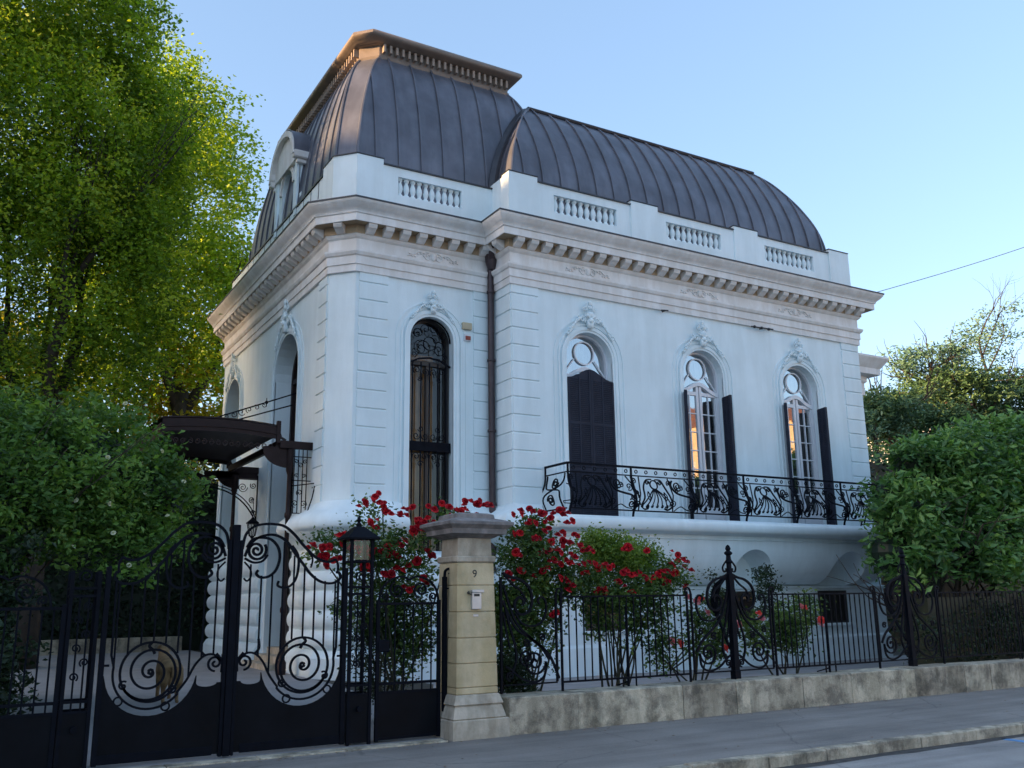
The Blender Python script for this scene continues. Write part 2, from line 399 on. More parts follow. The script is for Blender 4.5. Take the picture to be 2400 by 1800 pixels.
def branch(mb, p, d, L, r0, depth, g, spread=.5, n=6, upb=.25, tips=None, segs=4):
    pts = [Vector(p)]; rr = [r0]; dd = Vector(d).normalized()
    for i in range(segs):
        dd = (dd+Vector((g.gauss(0, .12), g.gauss(0, .12), g.gauss(0, .06)+upb*.1))).normalized()
        pts.append(pts[-1]+dd*L/segs); rr.append(r0*(1-.5*(i+1)/segs))
    mb.tube(pts, rr, n)
    if tips is not None and depth <= 1: tips.append(tuple(pts[-1])); tips.append(tuple(pts[2]))
    if depth > 0:
        for k in range(3 if depth > 1 else 3):
            a = g.uniform(0, 2*PI); ax = dd.orthogonal().normalized(); ax.rotate(Matrix.Rotation(a, 3, dd))
            nd = (dd*(1-spread)+ax*spread+Vector((0, 0, upb))).normalized()
            st = pts[-1] if k == 0 else pts[g.choice([2, 3])]
            branch(mb, st, nd, L*g.uniform(.6, .8), rr[-1]*.85, depth-1, g, spread, max(4, n-1), upb, tips, segs)
# ================================================================== SETTING
def ground_z(x, y): return 0.0 if y < 11.2 or x > 6 else (.2*min(1, (y-11.2)/6)+max(0, y-18)*.012)
mb = MB(); ys = [-400, 7.45]; xs = [-400, 600]
mb.add([(-400, -400, -.12), (600, -400, -.12), (600, 7.7, -.12), (-400, 7.7, -.12)], [(0, 1, 2, 3)])
tag(obj('road', mb, 'asphalt_road'), kind='structure')
mb = MB(); mb.add([(-400, 7.69, -.004), (600, 7.69, -.004), (600, 10.9, -.004), (-400, 10.9, -.004)], [(0, 1, 2, 3)])
tag(obj('pavement', mb, 'asphalt_walk'), kind='structure')
mb = MB(); g = random.Random(3); x = -12.
while x < 60:
    L = g.uniform(.75, 1.05); dz = g.uniform(-.006, .004)
    mb.ct = g.random(); mb.box(x+.006, x+L-.006, 7.55+g.uniform(-.008, .008), 7.70, -.35, .004+dz, .012); x += L
tag(obj('kerb', mb, 'weathered_stone'), kind='structure')
mb = MB(); Y = [10.9, 11.2, 13, 15, 17.2, 18, 22, 26, 32, 45, 80, 400]; X = [-400, -20, 4.4, 6, 9, 20, 40, 600]
vs = [(x, y, ground_z(x, y)-.02+(.0 if y > 12 else -.0)) for y in Y for x in X]; k = len(X)
fs = [(j*k+i, j*k+i+1, (j+1)*k+i+1, (j+1)*k+i) for j in range(len(Y)-1) for i in range(k-1)]
mb.add(vs, fs); tag(obj('ground', mb, 'soil'), kind='structure')
mb = MB(); Yd = [10.6, 11.2, 13, 15, 17.2, 18, 22, 26, 28.6]
vs = []
for y in Yd: vs += [(-6, y, ground_z(0, y)+.004), (5.95, y, ground_z(0, y)+.004)]
mb.add(vs, [(2*i, 2*i+1, 2*i+3, 2*i+2) for i in range(len(Yd)-1)])
tag(obj('driveway', mb, 'driveway'), kind='structure')
mb = MB(); mb.add([(6.0, 12.6, .03), (24, 12.6, .03), (24, 17.2, .035), (6.0, 17.95, .035)], [(0, 1, 2, 3)])
mb.add([(6.0, 10.8, .03), (24, 10.8, .03), (24, 12.6, .03), (6.0, 12.6, .03)], [(0, 1, 2, 3)])
tag(obj('garden_path', mb, 'driveway'), kind='structure')
mb = MB(); g = random.Random(5); x = -4.
while x < 5.1:
    L = g.uniform(.8, 1.1); mb.ct = .5+.5*g.random(); mb.box(x, min(x+L-.01, 5.15), 10.42, 10.62, -.1, .012, .006); x += L
tag(obj('threshold_kerb', mb, 'weathered_stone'), kind='structure')
mb = MB(); mb.box(11.14, 11.26, 2.6, 7.45, -.12, -.116)
tag(obj('road_marking', mb, 'blue_paint'), kind='structure')
mb = MB(); g = random.Random(9); P_ = [(-12+i*.5, 7.40+g.uniform(-.03, .03)) for i in range(150)]
mb.add([(x, y, -.116) for x, y in P_]+[(x, 7.56, -.116) for x, y in P_], [(i, i+1, 151+i, 150+i) for i in range(149)])
tag(obj('gutter_strip', mb, 'gutter_dark'), kind='structure')  # darker strip on the road along the kerb foot
# low block wall under the fence
t = thing('low_wall', 'low weathered grey and beige stone block wall along the pavement under the iron fence', 'wall', (12, 10.6, 0))
g = random.Random(11); x = 6.0; joints = [7.02, 8.75, 9.72, 9.98, 11.05, 12.1, 13.35, 13.62, 14.9, 15.6, 17.1, 18.6, 20.1, 22, 24, 26.5]
tones = [.35, .75, .25, .95, .5, .55, .8, 1, .15, .6, .45, .35, .4, .5, .4, .3]
for xj, tn in zip(joints, tones):
    mb = MB(); mb.ct = tn
    mb.box(x+.004, xj-.004, 10.45+g.uniform(-.008, .008), 10.95, -.05, .435+g.uniform(-.006, .006), .014); x = xj
    obj('stone_block', mb, 'weathered_stone', t)
# ================================================================== VILLA
V = thing('villa', 'white neo-baroque villa with a dark curved metal mansard roof and a balcony', 'villa', (10, 17.5, .2))
ZC = 8.44
A_, B_, C_, D_, E_, F_, G_ = (6.2, 27.5), (6.2, 18.3), (6.62, 17.85), (9.93, 17.85), (9.93, 17.0), (21.14, 17.0), (21.14, 27.5)
OUT = [A_, B_, C_, D_, E_, F_, G_]
w1, w2, w3 = 11.97, 15.37, 18.72
W = 1.28
zs2, zb2 = 6.94, 3.30
# front walls
mb = MB().frame((0, 17.0, 0), (1, 0, 0), (0, -1, 0))
wall(mb, 9.93, 21.14, 0, ZC+.02, [(c-W/2, c+W/2, zb2, zs2) for c in (w1, w2, w3)], .34)
obj('front_wall', mb, 'plaster', V)
mb = MB().frame((0, 17.85, 0), (1, 0, 0), (0, -1, 0))
wall(mb, 6.62, 9.93, 0, ZC+.02, [(7.88, 8.92, 2.55, 7.16)], .30)
mb.T = None; mb.add([(9.93, 17.85, 0), (9.93, 17, 0), (9.93, 17, ZC), (9.93, 17.85, ZC)], [(0, 1, 2, 3)])
mb.add([(6.2, 18.3, 0), (6.62, 17.85, 0), (6.62, 17.85, ZC), (6.2, 18.3, ZC)], [(0, 1, 2, 3)])
obj('corner_wall', mb, 'plaster', V)
mb = MB().frame((6.2, 0, 0), (0, 1, 0), (-1, 0, 0))
wall(mb, 18.3, 27.5, 0, ZC+.02, [(20.2, 22.1, .2, 6.87), (25.4, 27.0, 3.2, 6.99)], .5)
obj('side_wall', mb, 'plaster', V)
mb = MB(); mb.add([(21.14, 17, 0), (21.14, 27.5, 0), (21.14, 27.5, 10), (21.14, 17, 10)], [(0, 1, 2, 3)])
mb.add([(6.2, 27.5, 0), (21.14, 27.5, 0), (21.14, 27.5, 10), (6.2, 27.5, 10)], [(0, 1, 2, 3)])
mb.add([(6.2, 27.5, 9.86), (6.2, 18.3, 9.86), (6.62, 17.85, 9.86), (9.93, 17.85, 9.86), (9.93, 17, 9.86), (21.14, 17, 9.86), (21.14, 27.5, 9.86)], [tuple(range(7))])
obj('rear_wall', mb, 'plaster', V)
# inner dark room boxes keep the glass from looking through
mb = MB(); mb.box(10.1, 21.0, 17.9, 26, .3, 8.3); mb.box(7.3, 10.0, 18.9, 26, .3, 8.3); obj('interior', mb, 'interior', V)
# quoins
def quoins(fr, u0, u1, n_=.03, z0=3.55, z1=8.25, wrap=None):
    mb = MB().frame(*fr); z = z0
    while z < z1:
        mb.box(u0, u1, -.02, n_, z+.012, z+.378, .012); z += .39
    return mb
FR = lambda y: ((0, y, 0), (1, 0, 0), (0, -1, 0)); FL = ((6.2, 0, 0), (0, 1, 0), (-1, 0, 0))
for fr, a, b in ((FR(17.85), 6.70, 7.36), (FR(17.85), 9.42, 9.90), (FR(17.0), 9.93, 10.62), (FR(17.0), 20.46, 21.14), (FL, 18.36, 18.92), (((9.93, 0, 0), (0, 1, 0), (-1, 0, 0)), 17.0, 17.7)):
    obj('quoin_strip', quoins(fr, a, b), 'plaster', V)
# entablature
prof = [(-.02, 8.44), (.06, 8.44), (.06, 8.60), (.085, 8.60), (.085, 8.78), (.12, 8.80), (.15, 8.86), (.15, 8.90), (.05, 8.91), (.05, 9.17), (.09, 9.20), (.12, 9.24), (.12, 9.27), (.02, 9.28)]
obj('frieze', MB().sweep(OUT, prof, cap=False), 'plaster_cream', V)
obj('bed_band', MB().sweep(OUT, [(.02, 9.262), (.143, 9.262), (.143, 9.452), (.37, 9.452)], cap=False), 'stucco_brown_shade', V)  # brown soffit with the shade of the deep modillion gaps painted in
prof = [(.02, 9.255), (.14, 9.26), (.14, 9.455), (.375, 9.455), (.375, 9.44), (.40, 9.44), (.40, 9.60), (.43, 9.61), (.44, 9.66), (.48, 9.70), (.53, 9.74), (.575, 9.80), (.59, 9.82), (.60, 9.86), (-.05, 9.90)]
obj('cornice', MB().sweep(OUT, prof, cap=False), 'plaster_cream', V, smooth=40)
obj('cornice_flashing', MB().sweep(OUT, [(.58, 9.862), (.615, 9.862), (.615, 9.895), (-.06, 9.97), (-.06, 9.905)], cap=False), 'flashing', V)
# modillions: one mesh, copied
mb = MB(); mb.frame((0, 0, 0), (1, 0, 0), (0, -1, 0))
mb.prism([(0, 9.45), (.225, 9.45), (.225, 9.40), (.20, 9.35), (.14, 9.33), (.08, 9.29), (.03, 9.27), (0, 9.265)], -.095, .095, axis=0)
MODF = mb.mesh('modillion', smooth=False); MODF.materials.append(MATS['plaster_cream'])
def modil(p, ang):
    o = bpy.data.objects.new('modillion', MODF); link(o, V); o.location = p; o.rotation_euler = (0, 0, ang)
def mrow(x0, y0, x1, y1, sp, ang, out=.14):
    L = math.hypot(x1-x0, y1-y0); n = max(1, round(L/sp))
    for i in range(n+1 if n > 0 else 1):
        t = i/n; nx, ny = sin(ang), -cos(ang)
        modil((x0+(x1-x0)*t+nx*out, y0+(y1-y0)*t+ny*out, 0), ang)
mrow(10.0, 17.0, 21.08, 17.0, .375, 0)
mrow(6.85, 17.85, 9.6, 17.85, .375, 0)
mrow(6.41, 18.07, 6.41, 18.07, .3, -rad(43))
mrow(6.2, 18.45, 6.2, 27.3, .375, -PI/2)
mrow(9.93, 17.12, 9.93, 17.5, .375, -PI/2)
# relief garlands on the frieze
def garland(c, y, s=1.0):
    mb = MB().frame((c, y, 9.04), (1, 0, 0), (0, -1, 0)); g = random.Random(int(c*10))
    for sd in (-1, 1):
        mb.tube([(p[0]*sd, .065, p[1]) for p in spiral(.13, .0, .03, .10, 0, 1.3)], .014, 5)
        mb.tube([(p[0]*sd, .065, p[1]) for p in smoothpts([(.2, .06), (.35, .08), (.48, 0), (.62, -.05)])], .013, 5)
        for i in range(6): mb.ball((sd*(.22+i*.07), .06, .05*sin(i*1.3)), .035, .02, .025, 6, 4)
    mb.ball((0, .07, 0), .07, .04, .09, 8, 5)
    obj('frieze_garland', mb, 'plaster_cream', V, smooth=True)
for c, y in ((w1, 17.), (w2, 17.), (w3, 17.), (8.4, 17.85)): garland(c, y)
# ---- ledge, basement rustication, balcony slab
ledge = [(-.02, 3.62), (.02, 3.60), (.08, 3.50), (.20, 3.42), (.34, 3.36), (.44, 3.28), (.50, 3.18), (.51, 3.08), (.47, 3.02), (.42, 3.0), (.40, 2.95), (.30, 2.88), (.18, 2.80), (.10, 2.72), (-.02, 2.70)]
obj('corner_ledge', MB().sweep([(6.2, 19.7), (6.2, 18.3), (6.62, 17.85), (7.72, 17.85)], ledge), 'plaster', V, smooth=50)
obj('corner_ledge', MB().sweep([(9.08, 17.85), (9.93, 17.85), (9.93, 17.0), (10.6, 17.0)], ledge), 'plaster', V, smooth=50)
def bolster(z0=.70, z1=2.62, sp=.38):
    P = [(-.02, z0-.02)]; z = z0
    while z+sp <= z1+.01:
        P += [(.03, z+.01)]
        for i in range(9):
            t = PI*i/8; P.append((.05+.085*sin(t)**.6 if 0 < i < 8 else .05, z+.02+(sp-.04)*(i/8)))
        P += [(.03, z+sp-.01)]; z += sp
    return P+[(-.02, z+.02)]
plinth = [(-.02, .0), (.16, .0), (.16, .55), (.13, .60), (.09, .66), (.02, .70), (-.02, .70)]
for pth in ([(6.2, 27.5), (6.2, 22.35)], [(6.2, 19.95), (6.2, 18.3), (6.62, 17.85), (9.93, 17.85), (9.93, 17.0), (10.9, 17.0)]):
    obj('basement_rustication', MB().sweep(pth, bolster()), 'plaster', V, smooth=50)
    obj('plinth', MB().sweep(pth, plinth), 'plaster', V)
obj('plinth', MB().sweep([(10.95, 17.0), (21.14, 17.0), (21.14, 22)], [(-.02, 0), (.10, 0), (.10, .60), (.06, .66), (.04, 1.78), (.08, 1.80), (.08, 1.86), (-.02, 1.88)]), 'plaster', V)
SL = [(11.45, 17.7), (11.45, 17.0), (20.1, 17.0), (20.1, 17.7)]
obj('balcony_slab', MB().sweep(SL, [(-.1, 3.30), (1.02, 3.30), (1.09, 3.285), (1.14, 3.25), (1.17, 3.19), (1.175, 3.12), (1.15, 3.05), (1.11, 3.01), (1.05, 2.99), (.92, 2.985), (.86, 2.96), (.85, 2.90), (.88, 2.87), (-.1, 2.87)]), 'plaster', V, smooth=50)
cv = [(-.3, 2.868)]+[(.05+.80*cos(t*PI/2/14), 2.868-.98*sin(t*PI/2/14)) for t in range(15)]+[(-.3, 1.888)]
cove = obj('balcony_cove', MB().sweep(SL, cv), 'plaster', V, smooth=50)
mbc = MB().frame((0, 17.0, 0), (1, 0, 0), (0, -1, 0))
for c in (12.7, 15.93, 19.16):
    P = [(c-.62, 1.2)]+[(c-.62*cos(PI*i/18), 2.06+.62*sin(PI*i/18)) for i in range(19)]+[(c+.62, 1.2)]
    mbc.prism(P, -.02, 1.6)
cutter = bpy.data.objects.new('cutter', mbc.mesh('cutter')); SC.collection.objects.link(cutter)
md = cove.modifiers.new('b', 'BOOLEAN'); md.object = cutter; md.operation = 'DIFFERENCE'; md.solver = 'EXACT'
dg = bpy.context.evaluated_depsgraph_get(); me2 = bpy.data.meshes.new_from_object(cove.evaluated_get(dg))
cove.modifiers.clear(); cove.data = me2
for p in me2.polygons: p.use_smooth = True
me2.set_sharp_from_angle(angle=rad(35))
bpy.data.objects.remove(cutter)
# basement windows
for c in (12.1, 15.93, 19.16):
    mb = MB().frame((0, 17.0, 0), (1, 0, 0), (0, -1, 0)); mb.box(c-.5, c+.5, .082, .12, .95, 1.74); o = obj('basement_window', mb, 'dark_wood', V)
    mb = MB().frame((0, 17.0, 0), (1, 0, 0), (0, -1, 0))
    mb.box(c-.44, c-.03, .115, .124, 1.01, 1.68); mb.box(c+.03, c+.44, .115, .124, 1.01, 1.68); obj('pane', mb, 'glass_dark', o)
    mb = MB().frame((0, 17.0, 0), (1, 0, 0), (0, -1, 0)); mb.box(c-.56, c+.56, .08, .17, .88, .948, .01); obj('sill', mb, 'plaster', o)
# ---- surrounds and cartouches
def cartouche_mesh():
    mb = MB(); mb.frame((0, 0, 0), (1, 0, 0), (0, -1, 0)); g = random.Random(4)
    # shell
    for i in range(7):
        a = rad(-60+20*i); mb.tube([(0, .07, .02), (.10*sin(a), .12, .02+.12*cos(a)), (.17*sin(a), .06, .02+.20*cos(a))], [.02, .035, .012], 6)
    mb.ball((0, .10, -.02), .07, .06, .06, 8, 5)
    for sd in (-1, 1):
        mb.tube([(sd*p[0], .06, p[1]) for p in spiral(.20, .0, .015, .085, 90, 1.4)], .020, 6)
        mb.tube([(sd*p[0], .06, p[1]) for p in spiral(.12, .28, .012, .06, -60, 1.2)], .016, 6)
        mb.tube([(sd*p[0], .05, p[1]) for p in smoothpts([(.26, .02), (.36, -.06), (.47, -.20), (.56, -.34), (.63, -.42)])], [.026]*25+[.02]*8, 6)
        for i in range(9):
            t = i/8; mb.ball((sd*(.28+.36*t), .055+.01*(i % 2), .02-.42*t**1.2+g.uniform(-.02, .03)), .038-.012*t, .03, .045-.012*t, 6, 4)
        mb.tube([(sd*p[0], .05, p[1]) for p in smoothpts([(.05, .22), (.10, .32), (.05, .42)])], .018, 5)
        mb.ball((sd*.30, .05, .06), .04, .03, .04, 6, 4)
    mb.ball((0, .08, .40), .045, .04, .07, 8, 5); mb.ball((0, .07, .30), .06, .05, .05, 8, 5)
    # keystone under the shell
    mb.prism([(-.09, -.02), (.09, -.02), (.06, -.20), (-.06, -.20)], 0, .10)
    return mb
CM = cartouche_mesh().mesh('cartouche', smooth=True); CM.materials.append(MATS['plaster'])
def cartouche(p, ang=0, s=1, parent=V):
    o = bpy.data.objects.new('cartouche', CM); link(o, parent); o.location = p; o.rotation_euler = (0, 0, ang); o.scale = (s, 1, s); return o
def surround(fr, c, R, zb, zs):
    mb = MB().frame(*fr)
    arch_band(mb, c, R, R+.055, zb, zs, -.02, .035); arch_band(mb, c, R+.055, R+.13, zb, zs, -.02, .055)
    arch_band(mb, c, R+.17, R+.21, zb, zs, -.02, .03); arch_band(mb, c, R+.30, R+.33, zb, zs, -.02, .018)
    obj('window_surround', mb, 'plaster', V, smooth=30)
for c in (w1, w2, w3):
    surround(FR(17.), c, W/2, 3.3, zs2); cartouche((c, 16.97, zs2+W/2+.28))
surround(FR(17.85), 8.40, .52, 2.62, 7.16); cartouche((8.40, 17.83, 7.16+.52+.22), 0, .8)
surround(FL, 21.15, .95, 2.7, 6.87); cartouche((6.17, 21.15, 6.87+.95+.30), -PI/2, 1.25)
surround(FL, 26.2, .80, 3.2, 6.99); cartouche((6.17, 26.2, 6.99+.80+.25), -PI/2, 1.1)
# ---- french windows
def half(c, a, b, n=10, f=None): return [(a+(b-a)*i/n, f(a+(b-a)*i/n)) for i in range(n+1)]
def topz(c):  # curved head of shutters and doors
    return lambda x: 6.46+.25*math.exp(-((x-c)/.36)**2)
def shutter_mb(fr_o, U, N, w_, ztop, zb=3.36, th=.035, louver=True):
    """leaf in frame: u from 0..w_, head height ztop(u)"""
    mb = MB().frame(fr_o, U, N); n = 6
    P = [(0, zb), (w_, zb)]+[(w_-w_*i/n, ztop(w_-w_*i/n)) for i in range(n+1)]
    mb.prism(P, 0, th)
    st = .055
    mb.box(0, st, th, th+.012, zb, ztop(0)-.02); mb.box(w_-st, w_, th, th+.012, zb, ztop(w_)-.02)
    mb.box(w_/2-.02, w_/2+.02, th, th+.012, zb, ztop(w_/2)-.02)
    for z in (zb, zb+1.0, zb+2.05): mb.box(st, w_-st, th, th+.011, z, z+.07)
    z = zb+.09
    while z < ztop(w_/2)-.12:
        mb.add([(st, th+.001, z), (w_-st, th+.001, z), (w_-st, th+.010, z+.03), (st, th+.010, z+.03)], [(0, 1, 2, 3)])
        mb.add([(st, th+.010, z+.03), (w_-st, th+.010, z+.03), (w_-st, th+.001, z+.034), (st, th+.001, z+.034)], [(0, 1, 2, 3)]); z += .045
    return mb
def french_window(c, closed=False):
    fr = FR(17.0); R = W/2
    mb = MB().frame(*fr)
    arch_band(mb, c, R-.055, R-.004, 3.32, zs2, -.30, -.16)
    # curved transom
    tz = topz(c); n = 14
    for i in range(n):
        a = c-R+.05+(W-.1)*i/n; b = c-R+.05+(W-.1)*(i+1)/n
        mb.add([(a, -.15, tz(a)), (b, -.15, tz(b)), (b, -.15, tz(b)+.10), (a, -.15, tz(a)+.10), (a, -.28, tz(a)), (b, -.28, tz(b)), (b, -.28, tz(b)+.10), (a, -.28, tz(a)+.10)], [(0, 1, 2, 3), (0, 1, 5, 4), (3, 2, 6, 7)])
    # lunette rings
    mb.tube([(x, -.2, z) for x, z in arc(c, zs2+.20, .27, 0, 360, 24)[:-1]], .022, 4, closed=True)
    mb.tube([(c-.56, -.2, 6.62), (c-.28, -.2, 6.98)], .016, 4); mb.tube([(c+.56, -.2, 6.62), (c+.28, -.2, 6.98)], .016, 4)
    o = obj('window_frame', mb, 'white_paint', V)
    mb = MB().frame(*fr); arch_fill(mb, c, R-.03, 6.45, zs2, -.235); obj('fanlight_pane', mb, 'glass', o)
    mb = MB().frame(*fr); arch_fill(mb, c, R+.05, 3.3, zs2, -.46); obj('curtain', mb, 'lace_curtain', o)
    if not closed:
        for s in (-1, 1):
            mb = MB().frame(*fr); a, b = (c+.015*s, c+(R-.055)*s); a, b = min(a, b), max(a, b)
            mb.box(a, a+.075, -.25, -.18, 3.34, tz(a+.04)-.005); mb.box(b-.075, b, -.25, -.18, 3.34, tz(b-.04)-.005)
            mb.box(a+.075, b-.075, -.25, -.18, 3.34, 3.72); z2 = tz((a+b)/2)-.09
            mb.box(a+.075, b-.075, -.25, -.18, z2-.03, z2+.06)
            m_ = (a+b)/2; mb.box(m_-.012, m_+.012, -.235, -.19, 3.72, z2-.03)
            for k in range(1, 6):
                z = 3.72+(z2-3.75)*k/6; mb.box(a+.075, b-.075, -.236, -.189, z-.012, z+.012)
            d = obj('door_leaf', mb, 'white_paint', V)
            mb = MB().frame(*fr); mb.add([(a+.05, -.215, 3.7), (b-.05, -.215, 3.7), (b-.05, -.215, z2), (a+.05, -.215, z2)], [(0, 1, 2, 3)]); obj('pane', mb, 'glass', d)
            # open shutter leaves
            hx = c+s*(R-.01); ang = (math.atan2(c, 17.)-rad(3)) if s < 0 else rad(-2)
            U = Vector((-sin(ang), -cos(ang), 0)); N = Vector((-U.y, U.x, 0))*(1 if s < 0 else 1)
            tzz = (lambda q: 6.46+.25*math.exp(-((R-q)/.36)**2))
            tz2 = lambda q: 6.44+.10*q
            for k in range(2):
                off = N*(.036*k-.02)*(1 if s > 0 else -1); mb = shutter_mb(tuple(Vector((hx, 16.99, 0))+off), U, -N if s > 0 else N, .27, tz2, th=.03)
                obj('shutter', mb, 'shutter_paint', V)
    else:
        for s in (-1, 1):
            U = Vector((-s, 0, 0)); tzz = (lambda q: 6.46+.25*math.exp(-((R-q)/.36)**2))
            mb = shutter_mb((c+s*(R-.005), 17.0, 0), U, (0, -1, 0), R-.008, tzz)
            obj('shutter', mb, 'shutter_paint', V)
french_window(w1, True); french_window(w2); french_window(w3)
# ---- tall corner door behind a wrought grille
fr = FR(17.85); mb = MB().frame(*fr); c = 8.40
arch_band(mb, c, .455, .518, 2.56, 7.16, -.30, -.20); mb.box(c-.47, c+.47, -.30, -.20, 6.62, 6.72); mb.box(c-.03, c+.03, -.30, -.22, 2.56, 6.62)
o = obj('corner_door', mb, 'dark_wood', V)
mb = MB().frame(*fr); arch_fill(mb, c, .50, 2.56, 7.16, -.265); obj('pane', mb, 'glass_dark', o)
mb = MB().frame(*fr); mb.box(c-.55, c+.22, -.42, -.40, 2.5, 6.9); obj('curtain', mb, 'amber_curtain', o)
mb = MB().frame(*fr)
for i in range(5):
    x = c-.40+.2*i; mb.tube([(x, -.10, 2.56), (x, -.10, 6.66)], .018, 4)
mb.tube([(c-.5, -.1, 6.62), (c-.25, -.1, 6.74), (c, -.1, 6.78), (c+.25, -.1, 6.74), (c+.5, -.1, 6.62)], .025, 4)
mb.box(c-.50, c+.50, -.125, -.075, 4.72, 4.92)
mb.tube([(x, -.1, z) for x, z in arc(c, 7.16, .49, 0, 180, 20)], .018, 4)
for s in (-1, 1):
    for (cx, cz, r_, a0, tr) in ((.22, 6.98, .19, -90, 1.6), (.30, 7.30, .12, 0, 1.4), (.10, 7.42, .13, 90, -1.4), (.38, 6.82, .07, 180, 1.2), (.10, 6.45, .09, 90, 1.4), (.30, 6.48, .09, 90, -1.4), (.22, 6.30, .06, -90, 1.2), (.1, 5.04, .09, -90, 1.3), (.3, 5.04, .09, -90, -1.3), (.1, 4.60, .09, 90, 1.3), (.3, 4.60, .09, 90, -1.3), (.2, 5.20, .07, -90, 1.2), (.2, 4.44, .07, 90, 1.2)):
        mb.tube([(c+s*(x), -.1, z) for x, z in spiral(cx, cz, .015, r_, a0, tr)], .011, 4)
mb.tube([(x, -.1, z) for x, z in arc(c, 7.1, .15, 0, 360, 18)[:-1]], .012, 4, closed=True)
obj('wrought_grille', mb, 'iron', o)
# ---- left side openings
fr = FL
mb = MB().frame(*fr); c = 21.15; arch_band(mb, c, .84, .948, .25, 6.87, -.48, -.40)
for x in (c-.34, c+.34): mb.box(x-.04, x+.04, -.48, -.41, .25, 7.6)
mb.box(c-.9, c+.9, -.48, -.38, 4.9, 5.06); mb.box(c-.9, c+.9, -.48, -.40, 6.82, 6.92); mb.box(c-.9, c+.9, -.48, -.42, .25, 1.2)
o = obj('entrance_door', mb, 'iron_brown', V)
mb = MB().frame(*fr); arch_fill(mb, c, .93, .25, 6.87, -.46); obj('pane', mb, 'glass_dark', o)
mb = MB().frame(*fr); c = 26.2; arch_band(mb, c, .70, .798, 3.22, 6.99, -.48, -.40); mb.box(c-.04, c+.04, -.48, -.41, 3.2, 7.7); mb.box(c-.8, c+.8, -.48, -.40, 6.6, 6.72)
o = obj('side_window', mb, 'iron_brown', V)
mb = MB().frame(*fr); arch_fill(mb, c, .78, 3.22, 6.99, -.46); obj('pane', mb, 'glass_dark', o)
# steps to the entrance
mb = MB()
for i in range(3): mb.box(5.72+.28*i, 6.66, 20.21, 22.09, .1, .36+.14*i, .01)
obj('entrance_step', mb, 'limestone_grey', V)
# ---- downpipe
mb = MB(); mb.tube([(9.80, 17.70, 2.2), (9.80, 17.70, 9.0)], .075, 12)
mb.tube([(9.80, 17.70, 9.0), (9.78, 17.66, 9.12), (9.72, 17.5, 9.3), (9.70, 17.45, 9.46)], .07, 12)
for z in (3.6, 5.2, 6.8, 8.4): mb.lathe([(.09, z), (.095, z+.01), (.095, z+.05), (.09, z+.06)], 9.80, 17.70, 14); 
mb.lathe([(.08, 8.95), (.14, 9.15), (.15, 9.25), (.15, 9.3), (.08, 9.3)], 9.80, 17.66, 14)
obj('downpipe', mb, 'copper_pipe', V, smooth=40)
# ---- alarm box and sticker, small brackets on the wall
mb = MB(); mb.box(9.13, 9.36, 17.78, 17.845, 7.50, 7.66, .01); o = obj('alarm_box', mb, 'sign_beige', V)
mb = MB(); mb.box(9.18, 9.34, 17.80, 17.845, 7.24, 7.40); obj('alarm_plate', mb, 'white_paint', V)
mb = MB(); mb.box(9.205, 9.33, 17.785, 17.798, 7.26, 7.35); obj('warning_sticker', mb, 'sign_red', V)
for x0, x1, z in ((14.05, 14.25, 8.40), (17.0, 17.75, 8.40)):
    mb = MB(); mb.tube([(x0, 16.86, z), (x1, 16.84, z+.015)], .018, 5); mb.tube([((x0+x1)/2, 16.95, z), ((x0+x1)/2, 16.84, z)], .02, 5)
    if x1-x0 > .5:
        for k in range(3): mb.ball((x0+.1+.25*k, 16.85, z), .045, .04, .04)
    obj('cable_bracket', mb, 'cable_black', V)
# ================================================================== parapet
def par(fr, segs, holes, mat='plaster', n0=-.30, n1=-.05):
    P = thing_parapet = None
    mb = MB().frame(*fr)
    for a, b in segs: mb.box(a, b, n0-.03, n1+.03, 9.90, 11.19, .012)
    return mb
BAL = MB(); BAL.lathe([(.068, 0), (.068, .05), (.045, .07), (.040, .09), (.062, .15), (.074, .20), (.064, .27), (.040, .34), (.038, .37), (.062, .39), (.062, .44)], n=12)
BM = BAL.mesh('baluster', smooth=50); BM.materials.append(MATS['plaster'])
def parapet(fr, y, u0, u1, piers, holes):
    mb = MB().frame(*fr)
    cur = u0
    for a, b in piers: mb.box(a, b, -.36, -.045, 9.90, 11.195, .01)
    # walls between piers
    gaps = []; xs_ = [u0]+[p for q in piers for p in q]+[u1]
    for i in range(0, len(xs_)-1):
        pass
    walls = []; last = u0
    for a, b in sorted(piers):
        if a > last+.01: walls.append((last, a))
        last = b
    if u1 > last+.01: walls.append((last, u1))
    for a, b in walls:
        hh = [h for h in holes if a < h[0] < b]
        if not hh: mb.box(a, b, -.30, -.08, 9.9, 11.08); continue
        h0, h1 = hh[0]
        mb.box(a, h0, -.30, -.08, 9.9, 11.08); mb.box(h1, b, -.30, -.08, 9.9, 11.08)
        mb.box(h0, h1, -.30, -.08, 9.9, 10.43); mb.box(h0, h1, -.30, -.08, 10.87, 11.08)
    p = obj('parapet', mb, 'plaster', V)
    for h0, h1 in holes:
        n = 10
        for i in range(n):
            o = bpy.data.objects.new('baluster', BM); link(o, p); o.location = (h0+(h1-h0)*(i+.5)/n, y+.19, 10.43)
    mb = MB().frame(*fr)
    for a, b in walls: mb.box(a+.002, b-.002, -.34, -.04, 11.082, 11.11)
    for a, b in piers: mb.box(a-.01, b+.01, -.40, -.03, 11.196, 11.215)
    obj('coping', mb, 'flashing', p)
parapet(FR(17.0), 17.0, 9.93, 21.2, [(9.93, 10.70), (13.41, 14.25), (16.81, 17.66), (20.40, 21.2)], [(11.17, 12.99), (14.53, 16.36), (17.92, 19.78)])
parapet(FR(17.85), 17.85, 6.64, 10.0, [(6.60, 7.22)], [(7.59, 9.18)])
